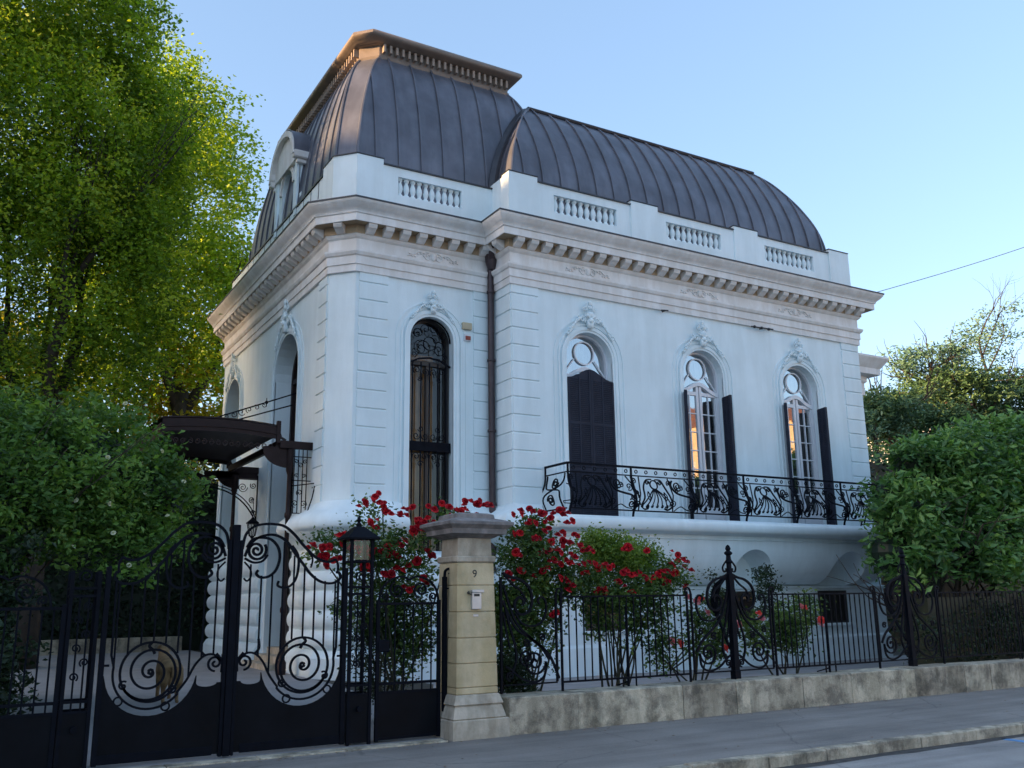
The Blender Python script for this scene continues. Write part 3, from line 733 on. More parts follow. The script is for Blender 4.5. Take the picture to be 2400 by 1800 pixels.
obj('parapet', MB().sweep([(6.25, 27.4), (6.25, 19.0)], [(0, 9.9), (0, 11.05), (-.25, 11.05), (-.25, 9.9)]), 'plaster', V)
mb = MB(); mb.prism([(6.21, 19.0), (6.21, 18.32), (6.60, 17.90), (6.85, 18.2), (6.5, 18.5), (6.5, 19.0)], 9.9, 11.19, axis=2)
obj('parapet', MB().sweep([(9.98, 18.3), (9.98, 17.06)], [(0, 9.9), (0, 11.19), (-.25, 11.19), (-.25, 9.9)]), 'plaster', V)
p = obj('parapet', mb, 'plaster', V); mb = MB(); mb.sweep([(21.18, 17.06), (21.18, 27)], [(0, 9.9), (0, 11.05), (-.25, 11.05), (-.25, 9.9)])
obj('parapet', mb, 'plaster', V)
mb = MB(); mb.sweep([(6.25, 27.4), (6.25, 19.0)], [(.03, 11.052), (.03, 11.10), (-.28, 11.10), (-.28, 11.052)])
mb.prism([(6.19, 19.0), (6.19, 18.30), (6.58, 17.88), (6.87, 18.2), (6.52, 18.5), (6.52, 19.0)], 11.192, 11.212, axis=2); obj('coping', mb, 'flashing', p)
# ================================================================== roofs
def interp(tab, z):
    for (d0, z0), (d1, z1) in zip(tab, tab[1:]):
        if z <= z1: return d0+(d1-d0)*(z-z0)/(z1-z0)
    return tab[-1][0]
def sm(tab, n=6):  # smooth resample of (d,z)
    return [(p[0], p[1]) for p in smoothpts(tab, n)]
R2 = sm([(-.03, 10.0), (-.01, 10.7), (0, 11.2), (.07, 11.62), (.19, 12.03), (.37, 12.46), (.52, 12.76), (.73, 13.12), (.99, 13.50), (1.33, 13.86)], 4)
TW = sm([(-.03, 10.0), (-.01, 10.8), (0, 11.2), (.045, 11.7), (.11, 12.2), (.20, 12.7), (.32, 13.2), (.47, 13.7), (.63, 14.06), (.82, 14.35)], 4)
def ring_roof(tab, ringf):
    mb = MB(); rings = [ringf(d, z) for d, z in tab]; k = len(rings[0])
    mb.add([p for r_ in rings for p in r_], [(i*k+j, i*k+(j+1) % k, (i+1)*k+(j+1) % k, (i+1)*k+j) for i in range(len(rings)-1) for j in range(k)]+[tuple((len(rings)-1)*k+j for j in range(k))])
    return mb
rx0, rx1, ry0, ry1 = 10.1, 20.48, 17.22, 27.0
def ring2(d, z): return [(rx0+d, ry0+d, z), (rx1-d, ry0+d, z), (rx1-d, ry1-d, z), (rx0+d, ry1-d, z)]
mb = ring_roof(R2, ring2)
ch = .36; tx0, tx1, ty0, ty1 = 6.29, 11.75, 18.05, 25.6
def ringt(d, z, o=0): 
    d = d-o; return [(tx0+d, ty0+ch+d, z), (tx0+ch+d, ty0+d, z), (tx1-d, ty0+d, z), (tx1-d, ty1-d, z), (tx0+d, ty1-d, z)]
def seam(mb, fpos, nrm, tab, maxd, w_=.022, h=.035):
    tdir = Vector((nrm[1], -nrm[0], 0))*w_; nv = Vector((nrm[0], nrm[1], 0))
    pts = [(d, z) for d, z in tab if d <= maxd and z > 10.6]
    if len(pts) < 2: return
    vs = []
    for d, z in pts:
        p = Vector((*fpos(d), z)); sl_ = Vector((nrm[0]*h, nrm[1]*h, h*.6))
        vs += [tuple(p-tdir), tuple(p-tdir+sl_), tuple(p+tdir+sl_), tuple(p+tdir)]
    mb.add(vs, [(4*i+j, 4*i+j+1, 4*i+5+j, 4*i+4+j) for i in range(len(pts)-1) for j in range(3)])
x = rx0+.35
while x < rx1:
    seam(mb, lambda d, x=x: (x, ry0+d), (0, -1), R2, min(x-rx0, rx1-x)); x += .52
y = ry0+.5
while y < ry1:
    m_ = min(y-ry0, ry1-y); seam(mb, lambda d, y=y: (rx1-d, y), (1, 0), R2, m_); seam(mb, lambda d, y=y: (rx0+d, y), (-1, 0), R2, m_); y += .52
for sx, X0 in ((1, rx0), (-1, rx1)):
    mb.tube([(X0+sx*d, ry0+d, z+.01) for d, z in R2 if z > 10.6], .03, 6)
obj('mansard_roof', mb, 'bronze_sheet', V, smooth=25)
mb = MB(); zz = 13.86; mb.sweep([(rx0+1.33, ry1-1.33), (rx0+1.33, ry0+1.33), (rx1-1.33, ry0+1.33), (rx1-1.33, ry1-1.33)], [(-.03, zz-.03), (.05, zz-.02), (.07, zz+.02), (.05, zz+.06), (-.05, zz+.07)])
obj('roof_ridge', mb, 'flashing', V)
mb = ring_roof(TW, ringt)
x = tx0+ch+.45
while x < tx1: seam(mb, lambda d, x=x: (x, ty0+d), (0, -1), TW, min(x-tx0-ch, tx1-x)); x += .56
y = ty0+ch+.45
while y < ty1: seam(mb, lambda d, y=y: (tx0+d, y), (-1, 0), TW, min(y-ty0-ch, ty1-y)); y += .56
mb.tube([(tx0+ch+d, ty0+d, z) for d, z in TW if z > 10.6], .035, 6); mb.tube([(tx0+d, ty0+ch+d, z) for d, z in TW if z > 10.6], .035, 6)
mb.tube([(tx1-d, ty0+d, z) for d, z in TW if z > 10.6], .035, 6)
obj('tower_roof', mb, 'bronze_sheet', V, smooth=25)
# valley gutter between the two roofs
mb = MB(); vs = []
L = [10.9+.2*i for i in range(16)]
for z in L:
    z = min(z, 13.85); x = rx0+interp(R2, z); y = ty0+interp(TW, z)
    vs += [(x-.15, y-.035, z), (x-.05, y-.13, z), (x-.02, y-.22, z)]
mb.add(vs, [(3*i+j, 3*i+j+1, 3*i+4+j, 3*i+3+j) for i in range(len(L)-1) for j in range(2)])
obj('valley_gutter', mb, 'flashing', V)
# crowning cornice of the tower
def capsweep(prof): return ring_roof(prof, lambda o, z: ringt(.80, z, o))
mb = capsweep([(0.0, 14.25), (.03, 14.27), (.05, 14.33), (.02, 14.35), (.02, 14.62), (.08, 14.63), (.08, 14.66)])
tc = obj('tower_cornice', mb, 'bronze_cap', V)
DT = []; d = .80
x = tx0+ch+d+.05
while x < tx1-d-.02:
    DT.append((x, ty0+d-.14, x+.055, ty0+d-.015)); x += .16
y = ty0+ch+d+.05
while y < ty1-d-.1:
    DT.append((tx0+d-.14, y, tx0+d-.015, y+.055)); y += .16
for a, b, c_, e in DT: obj('dentil', MB().box(a, c_, b, e, 14.42, 14.62), 'bronze_dentil', tc)
mb = capsweep([(.08, 14.64), (.17, 14.645), (.21, 14.68), (.27, 14.70), (.30, 14.74), (.30, 14.80), (.27, 14.845), (.2, 14.87), (.05, 14.89), (-.3, 14.92)])
obj('crown_moulding', mb, 'bronze_cap', tc, smooth=40)
# ================================================================== dormer
fr = ((6.28, 0, 0), (0, 1, 0), (-1, 0, 0)); cy = 22.02
mb = MB().frame(*fr); wall(mb, 20.98, 23.06, 10.0, 12.62, [(cy-.52, cy+.52, 10.9, 12.05)], .28)
mb.T = None
for y in (20.98, 23.06): mb.add([(6.28, y, 10), (7.7, y, 10), (7.7, y, 12.62), (6.28, y, 12.62)], [(0, 1, 2, 3)])
for y in (20.98, 22.86): mb.box(6.22, 6.30, y, y+.20, 10.9, 12.6, .01)
for y in (20.80, 23.06): mb.box(6.3, 6.5, y, y+.18, 10.9, 11.55, .04)
o = obj('dormer', mb, 'plaster', V)
mb = MB().frame(*fr)
arch_band(mb, cy, .55, .68, 12.05, 12.05, .0, .05)
mb.prism([(20.86, 12.55), (23.18, 12.55)]+[(cy+1.10*cos(PI*i/16), 12.72+.90*sin(PI*i/16)) for i in range(17)], -.02, .10)
mb.prism([(20.80, 12.62)]+[(cy-1.16*cos(PI*i/16), 12.70+.98*sin(PI*i/16)) for i in range(17)]+[(23.24, 12.62), (23.1, 12.62)]+[(cy+1.00*cos(PI*i/16), 12.72+.80*sin(PI*i/16)) for i in range(17)]+[(20.94, 12.62)], .10, .22)
for y0, y1 in ((20.78, 20.98), (23.06, 23.26)): mb.box(y0, y1, -1.2, .2, 12.50, 12.72, .03)
for y0, y1 in ((20.86, 20.98), (23.06, 23.18)): mb.box(y0, y1, -1.2, .1, 12.38, 12.50, .02)
obj('pediment', mb, 'plaster_cream', o)
mb = MB().frame(*fr)
mb.sweep([], [(0, 0)]) if 0 else None
A = [(cy-1.18*cos(PI*i/16), 12.71+1.00*sin(PI*i/16)) for i in range(17)]
mb.add([(a, .19, z) for a, z in A]+[(a, -1.6, z) for a, z in A]+[(a, .19, z+.03) for a, z in A], [(i, i+1, 18+i, 17+i) for i in range(16)]+[(i, i+1, 35+i, 34+i) for i in range(16)])
obj('dormer_roof', mb, 'bronze_sheet', o, smooth=40)
mb = MB().frame(*fr); arch_band(mb, cy, .44, .518, 10.9, 12.05, -.22, -.14); mb.box(cy-.03, cy+.03, -.22, -.15, 10.9, 12.5); mb.box(cy-.5, cy+.5, -.22, -.15, 11.95, 12.02); mb.box(cy-.5, cy+.5, -.22, -.15, 11.4, 11.45)
q = obj('dormer_window', mb, 'iron_brown', o); mb = MB().frame(*fr); arch_fill(mb, cy, .5, 10.9, 12.05, -.20); obj('pane', mb, 'glass_dark', q)
mb = MB().frame(*fr); arch_fill(mb, cy, .53, 10.85, 12.05, -.3); obj('dark_backing', mb, 'interior', q)  # dark sheet closing the dormer opening behind the pane
_c = Vector((6.3, 22.08, 10.9)); _s = Vector((1, .90, .90)); o.scale = _s; o.location = Vector([_c[i]*(1-_s[i]) for i in range(3)])
# side bay at the right
mb = MB(); mb.box(21.13, 22.66, 18.2, 25, 0, 7.4); bay = obj('side_bay', mb, 'plaster', V)
mb = MB(); mb.sweep([(21.0, 18.2), (22.66, 18.2), (22.66, 25)], [(0, 7.38), (.06, 7.40), (.06, 7.75), (.12, 7.8), (.12, 7.95), (.4, 7.97), (.4, 8.15), (.48, 8.25), (.6, 8.42), (.6, 8.48), (0, 8.6)], cap=False)
obj('bay_cornice', mb, 'plaster_cream', bay)
mb = MB(); mb.box(21.14, 21.37, 17.4, 17.9, 8.9, 9.2); mb.box(21.13, 21.40, 17.38, 17.92, 9.201, 9.23); obj('parapet_stub', mb, 'plaster', V)
mb = MB().frame(*FR(18.2)); 
# ================================================================== balcony railing
def bul(z):  # belly outward
    t = (z-3.42)/.96
    return .16*math.exp(-((t-.28)/.24)**2)
def railpath():  # side return then front then return; returns (x,y,nx,ny) by arclength
    return [(10.72, 17.0), (10.72, 16.12), (20.55, 16.12), (20.55, 17.0)]
RP = railpath()
def onrail(s, z):
    L = [.88, 9.83, .88]; P = RP
    k = 0
    while k < 2 and s > L[k]: s -= L[k]; k += 1
    a, b = Vector(P[k]), Vector(P[k+1]); d = (b-a).normalized(); p = a+d*s; n = Vector((d.y, -d.x)); e = bul(z)
    # blend at corners
    return (p.x+n.x*e, p.y+n.y*e, z)
RT = 11.59
rl = MB()
def rt(mb, pts, r_=.010, n=4, closed=False): mb.tube([onrail(min(max(s, 0), RT), z) for s, z in pts], r_*1.45, n, closed)
top = MB()
for z, r_ in ((4.385, .021), (4.20, .012), (3.44, .014)):
    for a, b in ((0, .88), (.88, 10.71), (10.71, RT)):
        rt(top, [(a+.001+(b-a-.002)*i/8, z) for i in range(9)], r_)
RAIL = obj('balcony_railing', top, 'iron', V)
posts = [.0, .88]+[.88+9.83*(i)/6 for i in range(1, 6)]+[10.71, RT]
for s in posts:
    mb = MB(); rt(mb, [(s+.0005, 3.30+1.09*i/14) for i in range(15)], .017); obj('post', mb, 'iron', RAIL)
def bay_scroll(s0, s1, flip):
    mb = MB(); L = s1-s0; c = (s0+s1)/2
    # palmette
    pc = s0+L*.36 if not flip else s0+L*.64
    rt(mb, arc(pc, 4.02, .10, 0, 360, 16)[:-1]+[(pc+.10, 4.02)], .012)
    for k in range(-3, 4):
        a = k*.11; rt(mb, smoothpts([(pc+k*.012, 3.92), (pc+a*.7, 3.75), (pc+a*1.2, 3.56)], 4), .010)
        rt(mb, spiral(pc+a*1.25, 3.54, .004, .035, 90, 1.0, 8), .010)
    for sd in (-1, 1):
        rt(mb, smoothpts([(pc+sd*.05, 4.14), (pc+sd*.2, 4.12), (pc+sd*.30, 3.95), (pc+sd*.36, 3.72), (pc+sd*.42, 3.56), (pc+sd*.32, 3.48), (pc+sd*.22, 3.50)], 6), .013)
        rt(mb, spiral(pc+sd*.26, 3.53, .01, .05, 0, 1.3*sd), .010); rt(mb, spiral(pc+sd*.17, 4.06, .01, .055, 90, 1.3*sd), .010)
        rt(mb, [(pc+sd*.47, 3.44), (pc+sd*.45, 3.8), (pc+sd*.40, 4.18)], .010)
        rt(mb, smoothpts([(pc+sd*.22, 3.86), (pc+sd*.27, 3.76), (pc+sd*.22, 3.66), (pc+sd*.20, 3.76), (pc+sd*.22, 3.86)], 4), .009)
    # S scroll
    sd = -1 if flip else 1; q = pc+sd*.52
    rt(mb, spiral(q+sd*.13, 4.02, .015, .11, 90, 1.6), .012); rt(mb, spiral(q+sd*.42, 3.58, .015, .10, -90, 1.6), .012)
    rt(mb, smoothpts([(q+sd*.0, 4.14), (q-sd*.04, 4.02), (q+sd*.06, 3.86), (q+sd*.25, 3.80), (q+sd*.42, 3.76), (q+sd*.54, 3.64), (q+sd*.56, 3.50), (q+sd*.48, 3.45)], 6), .015)
    rt(mb, smoothpts([(q+sd*.36, 4.18), (q+sd*.46, 4.08), (q+sd*.56, 3.95), (q+sd*.60, 3.7)], 5), .010)
    for k in range(6): rt(mb, arc(s0+L*(k+.5)/6, 4.29, .035, 0, 360, 8), .008)
    for (a, z, r_, a0, t_) in ((.05, 4.08, .07, 0, 1.4), (.05, 3.56, .08, 180, -1.5), (.06, 3.82, .06, 90, 1.3), (L-.10, 3.95, .09, 90, -1.6), (L-.30, 3.98, .06, 0, 1.3), (L-.08, 3.72, .06, 180, 1.4), (L-.62, 3.60, .09, 0, 1.6), (L-.45, 3.92, .05, 0, 1.2), (L-.62, 4.08, .07, 90, 1.4)):
        rt(mb, spiral(s0+a, z, .01, r_, a0, t_), .009)
    for a in (.015, L-.03): rt(mb, [(s0+a+.02, 3.44), (s0+a+.01, 3.8), (s0+a, 4.18)], .008)
    rt(mb, smoothpts([(s0+L-.55, 3.46), (s0+L-.40, 3.56), (s0+L-.22, 3.50), (s0+L-.06, 3.48)], 4), .009)
    rt(mb, smoothpts([(s0+.0, 3.95), (s0+.10, 3.72), (s0+.06, 3.52)], 4), .010)
    return mb
for i in range(6):
    a = .88+9.83*i/6; b = .88+9.83*(i+1)/6
    obj('scroll_panel', bay_scroll(a, b, False), 'iron', RAIL)
for a, b in ((0, .88), (10.71, RT)):
    mb = MB(); c = (a+b)/2
    rt(mb, spiral(c, 4.0, .02, .13, 0, 2), .012); rt(mb, spiral(c, 3.62, .02, .13, 180, 2), .012); rt(mb, smoothpts([(a+.1, 4.18), (a+.15, 3.9), (b-.15, 3.8), (b-.1, 3.46)], 6), .013)
    rt(mb, smoothpts([(b-.1, 4.18), (b-.2, 3.95), (a+.2, 3.75), (a+.1, 3.46)], 6), .012); obj('scroll_panel', mb, 'iron', RAIL)
# ================================================================== entrance canopy
ca = thing('entrance_canopy', 'dark iron entrance canopy with curved roof and posts on the left villa side', 'canopy', (5.7, 21.2, .3))
def cz(x, y): 
    t = (x-4.35)/1.15; return 5.27-.07*t*t
mb = MB(); n = 14; vs = []; x0, x1 = 3.15, 5.46
prof = [(x0+(x1-x0)*i/n) for i in range(n+1)]
ysl = [19.05, 19.3, 20.2, 21.15, 22.1, 23.0, 23.25]
def lift(y): return .10*(1-((y-21.15)/2.1)**2)
for y in ysl: vs += [(x, y, cz(x, y)+lift(y)) for x in prof]
k = n+1; fs = [(j*k+i, j*k+i+1, (j+1)*k+i+1, (j+1)*k+i) for j in range(len(ysl)-1) for i in range(n)]
mb.add(vs, fs)
for y in ysl: mb.tube([(x, y, cz(x, y)+lift(y)+.012) for x in prof], .02, 4)
for xx in (prof[3], prof[7], prof[11]): mb.tube([(xx, y, cz(xx, y)+lift(y)+.012) for y in ysl], .015, 4)
obj('canopy_roof', mb, 'iron_brown', ca)
mb = MB(); vs = []
for y in (19.08, 21.15, 23.2): vs += [(x, y, cz(x, y)-.19) for x in prof]
mb.add(vs, [(j*k+i, j*k+i+1, (j+1)*k+i+1, (j+1)*k+i) for j in range(2) for i in range(n)]); obj('canopy_ceiling', mb, 'iron_brown', ca)
mb = MB()
for y in (19.05, 23.25):
    for i in range(n):
        a, b = prof[i], prof[i+1]; mb.add([(a, y-.02, cz(a, y)-.02), (b, y-.02, cz(b, y)-.02), (b, y-.02, cz(b, y)-.27), (a, y-.02, cz(a, y)-.27), (a, y+.02, cz(a, y)-.02), (b, y+.02, cz(b, y)-.02), (b, y+.02, cz(b, y)-.27), (a, y+.02, cz(a, y)-.27)], [(0, 1, 2, 3), (4, 5, 6, 7), (3, 2, 6, 7), (0, 1, 5, 4)])
    mb.tube([(x, y-.03, cz(x, y)-.17) for x in prof], .018, 4)
    mb.box(5.42, 5.50, y-.04, y+.04, 4.85, 5.32, .01)
    mb.tube([(5.46, y, 5.12), (5.52, y, 4.97), (5.62, y, 4.92)], .03, 4)
    mb.box(5.5, 6.2, y-.05, y+.05, 4.75, 4.91, .01)
mb.box(3.12, 3.2, 19.05, 23.25, 4.78, 5.10)
mb.box(5.44, 5.52, 19.1, 23.2, 4.76, 4.9)
mb.box(3.2, 6.18, 23.2, 23.27, 4.62, 4.75)
obj('fascia', mb, 'iron_brown', ca)
# lace fringe under the near eave
mb = MB(); g = random.Random(8)
for i in range(16):
    x = 3.3+i*.135; mb.tube([(p[0], 19.08, p[1]) for p in spiral(x, 4.78, .015, .06, g.choice([0, 180]), 1.3)], .012, 4)
obj('fringe', mb, 'iron_brown', ca)
# solid curved spandrels to the posts
mb = MB()
P = [(5.72, 4.78), (5.72, 4.35)]+[(5.72-.55*sin(PI/2*i/10), 4.35+.36*(1-cos(PI/2*i/10))) for i in range(1, 11)]+[(5.17, 4.78)]
obj('spandrel', MB().prism(P, 19.08, 19.11), 'iron_brown', ca); obj('spandrel', MB().prism(P, 23.2, 23.23), 'iron_brown', ca)
for x, y, zt in ((5.74, 19.1, 4.76), (5.62, 23.2, 4.7)):
    mb = MB(); mb.lathe([(.09, .2), (.09, .45), (.06, .5), (.055, 1.4), (.075, 1.44), (.075, 1.5), (.05, 1.55), (.045, 3.3), (.065, 3.34), (.065, 3.4), (.045, 3.45), (.04, 4.2), (.07, 4.3), (.08, 4.6), (.08, zt)], x, y, 10)
    obj('post', mb, 'iron_brown', ca, smooth=40)
# side screen between the post and the wall
mb = MB(); y = 19.1
for x in (5.84, 5.93, 6.02, 6.11): mb.tube([(x, y, 3.42), (x, y, 4.76)], .012, 4)
for z in (3.42, 4.6, 4.1): mb.tube([(5.76, y, z), (6.2, y, z)], .013, 4)
for x, z, r_, t_ in ((5.88, 3.62, .08, 1.5), (6.06, 3.62, .08, -1.5), (5.97, 3.85, .07, 1.4), (5.90, 4.2, .05, 1.3), (6.05, 4.2, .05, -1.3), (5.97, 4.42, .06, 1.2), (5.88, 4.5, .05, 1.2), (6.07, 4.5, .05, -1.2)):
    mb.tube([(p[0], y, p[1]) for p in spiral(x, z, .01, r_, 90, t_)], .010, 4)
for q in arc(0, 0, 1, 0, 0, 1)[:1]:
    mb.tube([(6.20, 18.95, 4.0), (6.20, 18.95, 3.42)], .015, 4); mb.tube([(6.2, 18.75, 4.05), (6.12, 18.72, 3.7), (6.05, 18.75, 3.45), (6.1, 18.9, 3.36), (6.0, 19.1, 3.36)], .014, 4)
    mb.tube([(6.2, 18.75, 4.02), (5.8, 19.1, 3.98)], .014, 4)
obj('side_screen', mb, 'iron', ca)
# far and near scroll brackets
for y in (23.2,):
    mb = MB(); X = lambda x, z: (x, y, z)
    mb.tube([X(*p) for p in smoothpts([(6.18, 3.45), (6.10, 3.70), (5.85, 4.02), (5.5, 4.25), (5.1, 4.36), (4.6, 4.38)], 8)], .02, 4)
    mb.tube([X(*p) for p in smoothpts([(6.18, 3.6), (6.08, 3.85), (5.85, 4.12), (5.5, 4.33), (5.1, 4.44)], 8)], .014, 4)
    mb.tube([X(6.18, 3.45), X(6.18, 4.7)], .018, 4); mb.tube([X(4.4, 4.6), X(6.18, 4.6)], .014, 4)
    for cx, c_z, r_, a0, t_ in ((5.82, 4.40, .12, 0, 2), (5.42, 4.50, .09, 90, -1.8), (6.06, 4.10, .08, 90, 1.6), (6.08, 4.45, .08, 0, -1.6), (5.1, 4.5, .09, 0, 1.7), (4.75, 4.5, .10, 180, 1.7), (6.1, 3.80, .05, 90, 1.4), (4.4, 4.5, .09, 180, 1.6)):
        mb.tube([X(*p) for p in spiral(cx, c_z, .012, r_, a0, t_)], .012, 4)
    obj('scroll_bracket', mb, 'iron', ca)
# stays to the wall
mb = MB()
a = Vector((6.66, 20.62, 6.46)); b = Vector((3.9, 20.62, 5.33))
mb.tube([a, b], .016, 5); a2 = Vector((6.2, 20.62, 6.02)); b2 = Vector((4.1, 20.62, 5.25)); mb.tube([a2, b2], .016, 5)
for k, t_ in enumerate((.40, .46, .52, .58, .64, .70)):
    p = a.lerp(b, t_); mb.tube([(p.x+q[0], 20.62, p.z-.05+q[1]) for q in spiral(0, 0, .01, .085-.008*abs(k-3), 90*k, 1.2)], .010, 4)
p = a.lerp(b, .38); mb.ball(tuple(p), .04); mb.tube([(p.x, p.y, p.z-.1), (p.x, p.y, p.z+.1)], .01, 4)
obj('stay_rod', mb, 'iron', ca)
# hanging lantern
la = thing('hanging_lantern', 'small black lantern hanging from the canopy scroll bracket beside the entrance', 'lantern', (5.95, 22.6, 3.2))
mb = MB(); x, y = 5.95, 22.6
mb.tube([(x, y, 3.62), (x, y, 3.95)], .008, 4); mb.tube([(x+q[0], y, q[1]) for q in arc(0, 3.72, .06, 0, 360, 12)[:-1]], .01, 4, closed=True); mb.tube([(x, y, 3.95), (6.0, 22.9, 4.1), (6.05, 23.2, 4.1)], .012, 4)
obj('chain', mb, 'iron', la)
mb = MB(); mb.lathe([(.02, 3.62), (.05, 3.58), (.15, 3.50), (.16, 3.47), (.13, 3.46)], x, y, 6); mb.lathe([(.07, 3.18), (.05, 3.15), (.02, 3.11)], x, y, 6)
for k in range(6):
    t = 2*PI*(k+.5)/6; mb.tube([(x+.13*cos(t), y+.13*sin(t), 3.47), (x+.07*cos(t), y+.07*sin(t), 3.17)], .012, 4)
obj('lantern_frame', mb, 'iron', la)
mb = MB(); mb.lathe([(.115, 3.46), (.06, 3.18)], x, y, 6); obj('glass', mb, 'glass_dark', la)
# ================================================================== GATES
GY = 10.75
def T2(mb, pts, r_=.012, n=4, y=GY, closed=False): mb.tube([(x, y, z) for x, z in pts], r_*1.22, n, closed)
def gate_leaf(mir, label):
    fx = (lambda x: x) if not mir else (lambda x: 2*2.655-x)
    t = thing('driveway_gate', label, 'gate', (fx(3.3), GY, .05), 'driveway gate leaves')
    F = lambda pts: [(fx(x), z) for x, z in pts]
    # panel with scooped top
    P = [(2.74, .05), (2.74, .78)]+[(2.78+.11*(1-cos(PI*i/8))*1.0, .78-.04*sin(PI*i/8)) for i in range(9)]+[(3.0, .86)]
    P += [(3.46-.46*cos(PI*i/20), .93-.45*sin(PI*i/20)) for i in range(1, 20)]+[(3.925, .90), (3.97, .90), (3.97, .05)]
    mb = MB(); mb.prism(F(P), GY-.012, GY+.012); pn = obj('panel', mb, 'iron_panel', t)
    mb = MB(); mb.box(min(fx(2.80), fx(3.93)), max(fx(2.80), fx(3.93)), GY-.02, GY+.02, .04, .13, .006); mb.box(min(fx(3.93), fx(3.98)), max(fx(3.93), fx(3.98)), GY-.03, GY+.03, .03, 2.0, .006)
    mb.box(min(fx(2.70), fx(2.735)), max(fx(2.70), fx(2.735)), GY-.03, GY+.03, .02, 2.30, .006)
    obj('frame', mb, 'iron', t)
    # bars
    curve = [(2.7, 2.05), (2.83, 2.03), (2.96, 1.90), (3.09, 1.93), (3.21, 2.28), (3.34, 2.12), (3.46, 2.02), (3.58, 1.9), (3.71, 1.84), (3.84, 1.84)]
    def zt(x):
        for (a, za), (b, zb_) in zip(curve, curve[1:]):
            if x <= b: return za+(zb_-za)*(x-a)/(b-a)
        return curve[-1][1]
    for i in range(9):
        x = 2.835+.125*i
        zb_ = 1.06 if x < 2.9 else 1.03 if x < 3.02 else (.84 if x < 3.1 else (.93+math.sqrt(max(0, .30**2-(x-3.46)**2)) if abs(x-3.46) < .29 else 1.0))
        if x > 3.75: zb_ = .98
        mb = MB(); mb.tube([(fx(x), GY, zb_), (fx(x), GY, zt(x)+.01)], .011, 6); obj('bar', mb, 'iron', t)
    mb = MB(); sg = lambda pts, r_=.013, n=4: T2(mb, F(pts), r_, n)
    sg(spiral(3.47, .92, .012, .30, 150, 2.5, 90), .014); sg(arc(3.47, .92, .30, 330, 690, 40), .014); T2(mb, F(arc(3.47, .92, .022, 0, 360, 8)), .016, 4)
    sg(arc(3.47, .92, .37, 10, -140, 22)+smoothpts([(3.19, .70), (3.10, .82), (3.02, .97), (2.93, 1.06), (2.83, 1.07), (2.76, 1.0)], 5))
    sg([(3.87, 1.84), (3.865, 1.1), (3.835, .985)])
    sg(spiral(2.81, .98, .012, .085, 90, -1.5)); sg(smoothpts([(2.74, .88), (2.74, 1.0), (2.8, 1.08)], 4))
    sg(arc(3.30, .565, .042, 0, 360, 12), .010); sg(arc(3.77, .64, .042, 0, 360, 12), .010)
    sg(smoothpts([(3.47, 1.22), (3.50, 1.18), (3.46, 1.14), (3.44, 1.10)], 4), .016); sg(spiral(3.73, .79, .01, .05, 90, 1.1), .011); sg(spiral(3.24, .74, .01, .05, -60, 1.1), .011)
    sg([(3.88, 1.00), (3.96, 1.00)]); sg(smoothpts([(2.92, 1.06), (2.97, 1.12), (2.96, 1.22)], 4), .014)
    obj('spiral_scroll', mb, 'iron', t)
    mb = MB()
    sg(smoothpts([(2.73, 2.20), (2.76, 2.36), (2.84, 2.45), (2.95, 2.485), (3.08, 2.49), (3.20, 2.47), (3.32, 2.38), (3.44, 2.25), (3.56, 2.14), (3.66, 2.085), (3.75, 2.07), (3.83, 2.10)], 6), .016)
    sg(smoothpts([(2.76, 2.12), (2.82, 2.26), (2.92, 2.34), (3.05, 2.37), (3.16, 2.345), (3.25, 2.28), (3.34, 2.16), (3.44, 2.04), (3.52, 1.94), (3.62, 1.86), (3.72, 1.825), (3.82, 1.83), (3.89, 1.88), (3.88, 1.94), (3.84, 1.95)], 6), .016)
    sg(spiral(2.89, 2.19, .012, .115, 0, 2.1, 44), .016); 
    sg(smoothpts([(2.78, 2.22), (2.84, 2.31), (2.95, 2.335), (3.06, 2.31), (3.14, 2.22), (3.16, 2.10), (3.12, 1.97), (3.04, 1.90), (2.95, 1.89), (2.90, 1.93), (2.92, 1.97)], 6), .016)
    sg(smoothpts([(2.76, 2.10), (2.86, 2.055), (2.96, 2.07), (3.02, 2.14)], 5), .014)
    sg(smoothpts([(3.30, 2.25), (3.37, 2.15), (3.385, 2.02), (3.36, 1.88), (3.30, 1.80), (3.22, 1.775), (3.15, 1.80), (3.16, 1.85)], 6), .014)
    sg(smoothpts([(3.50, 2.18), (3.55, 2.10), (3.53, 2.0)], 5), .010); sg(smoothpts([(3.83, 2.10), (3.86, 2.04), (3.86, 1.95)], 4), .013)
    sg(smoothpts([(2.76, 2.06), (2.83, 1.98), (2.84, 1.90), (2.80, 1.85), (2.76, 1.88)], 5), .010)
    obj('top_scroll', mb, 'iron', t)
    return t
gate_leaf(False, 'right leaf of the black iron driveway gate, next to the iron lantern pier')
gl = gate_leaf(True, 'left leaf of the black iron driveway gate, in front of the dark hedge')
mb = MB(); mb.box(2.617, 2.692, GY-.045, GY+.045, .02, 2.47, .006); obj('centre_post', mb, 'iron', gl)
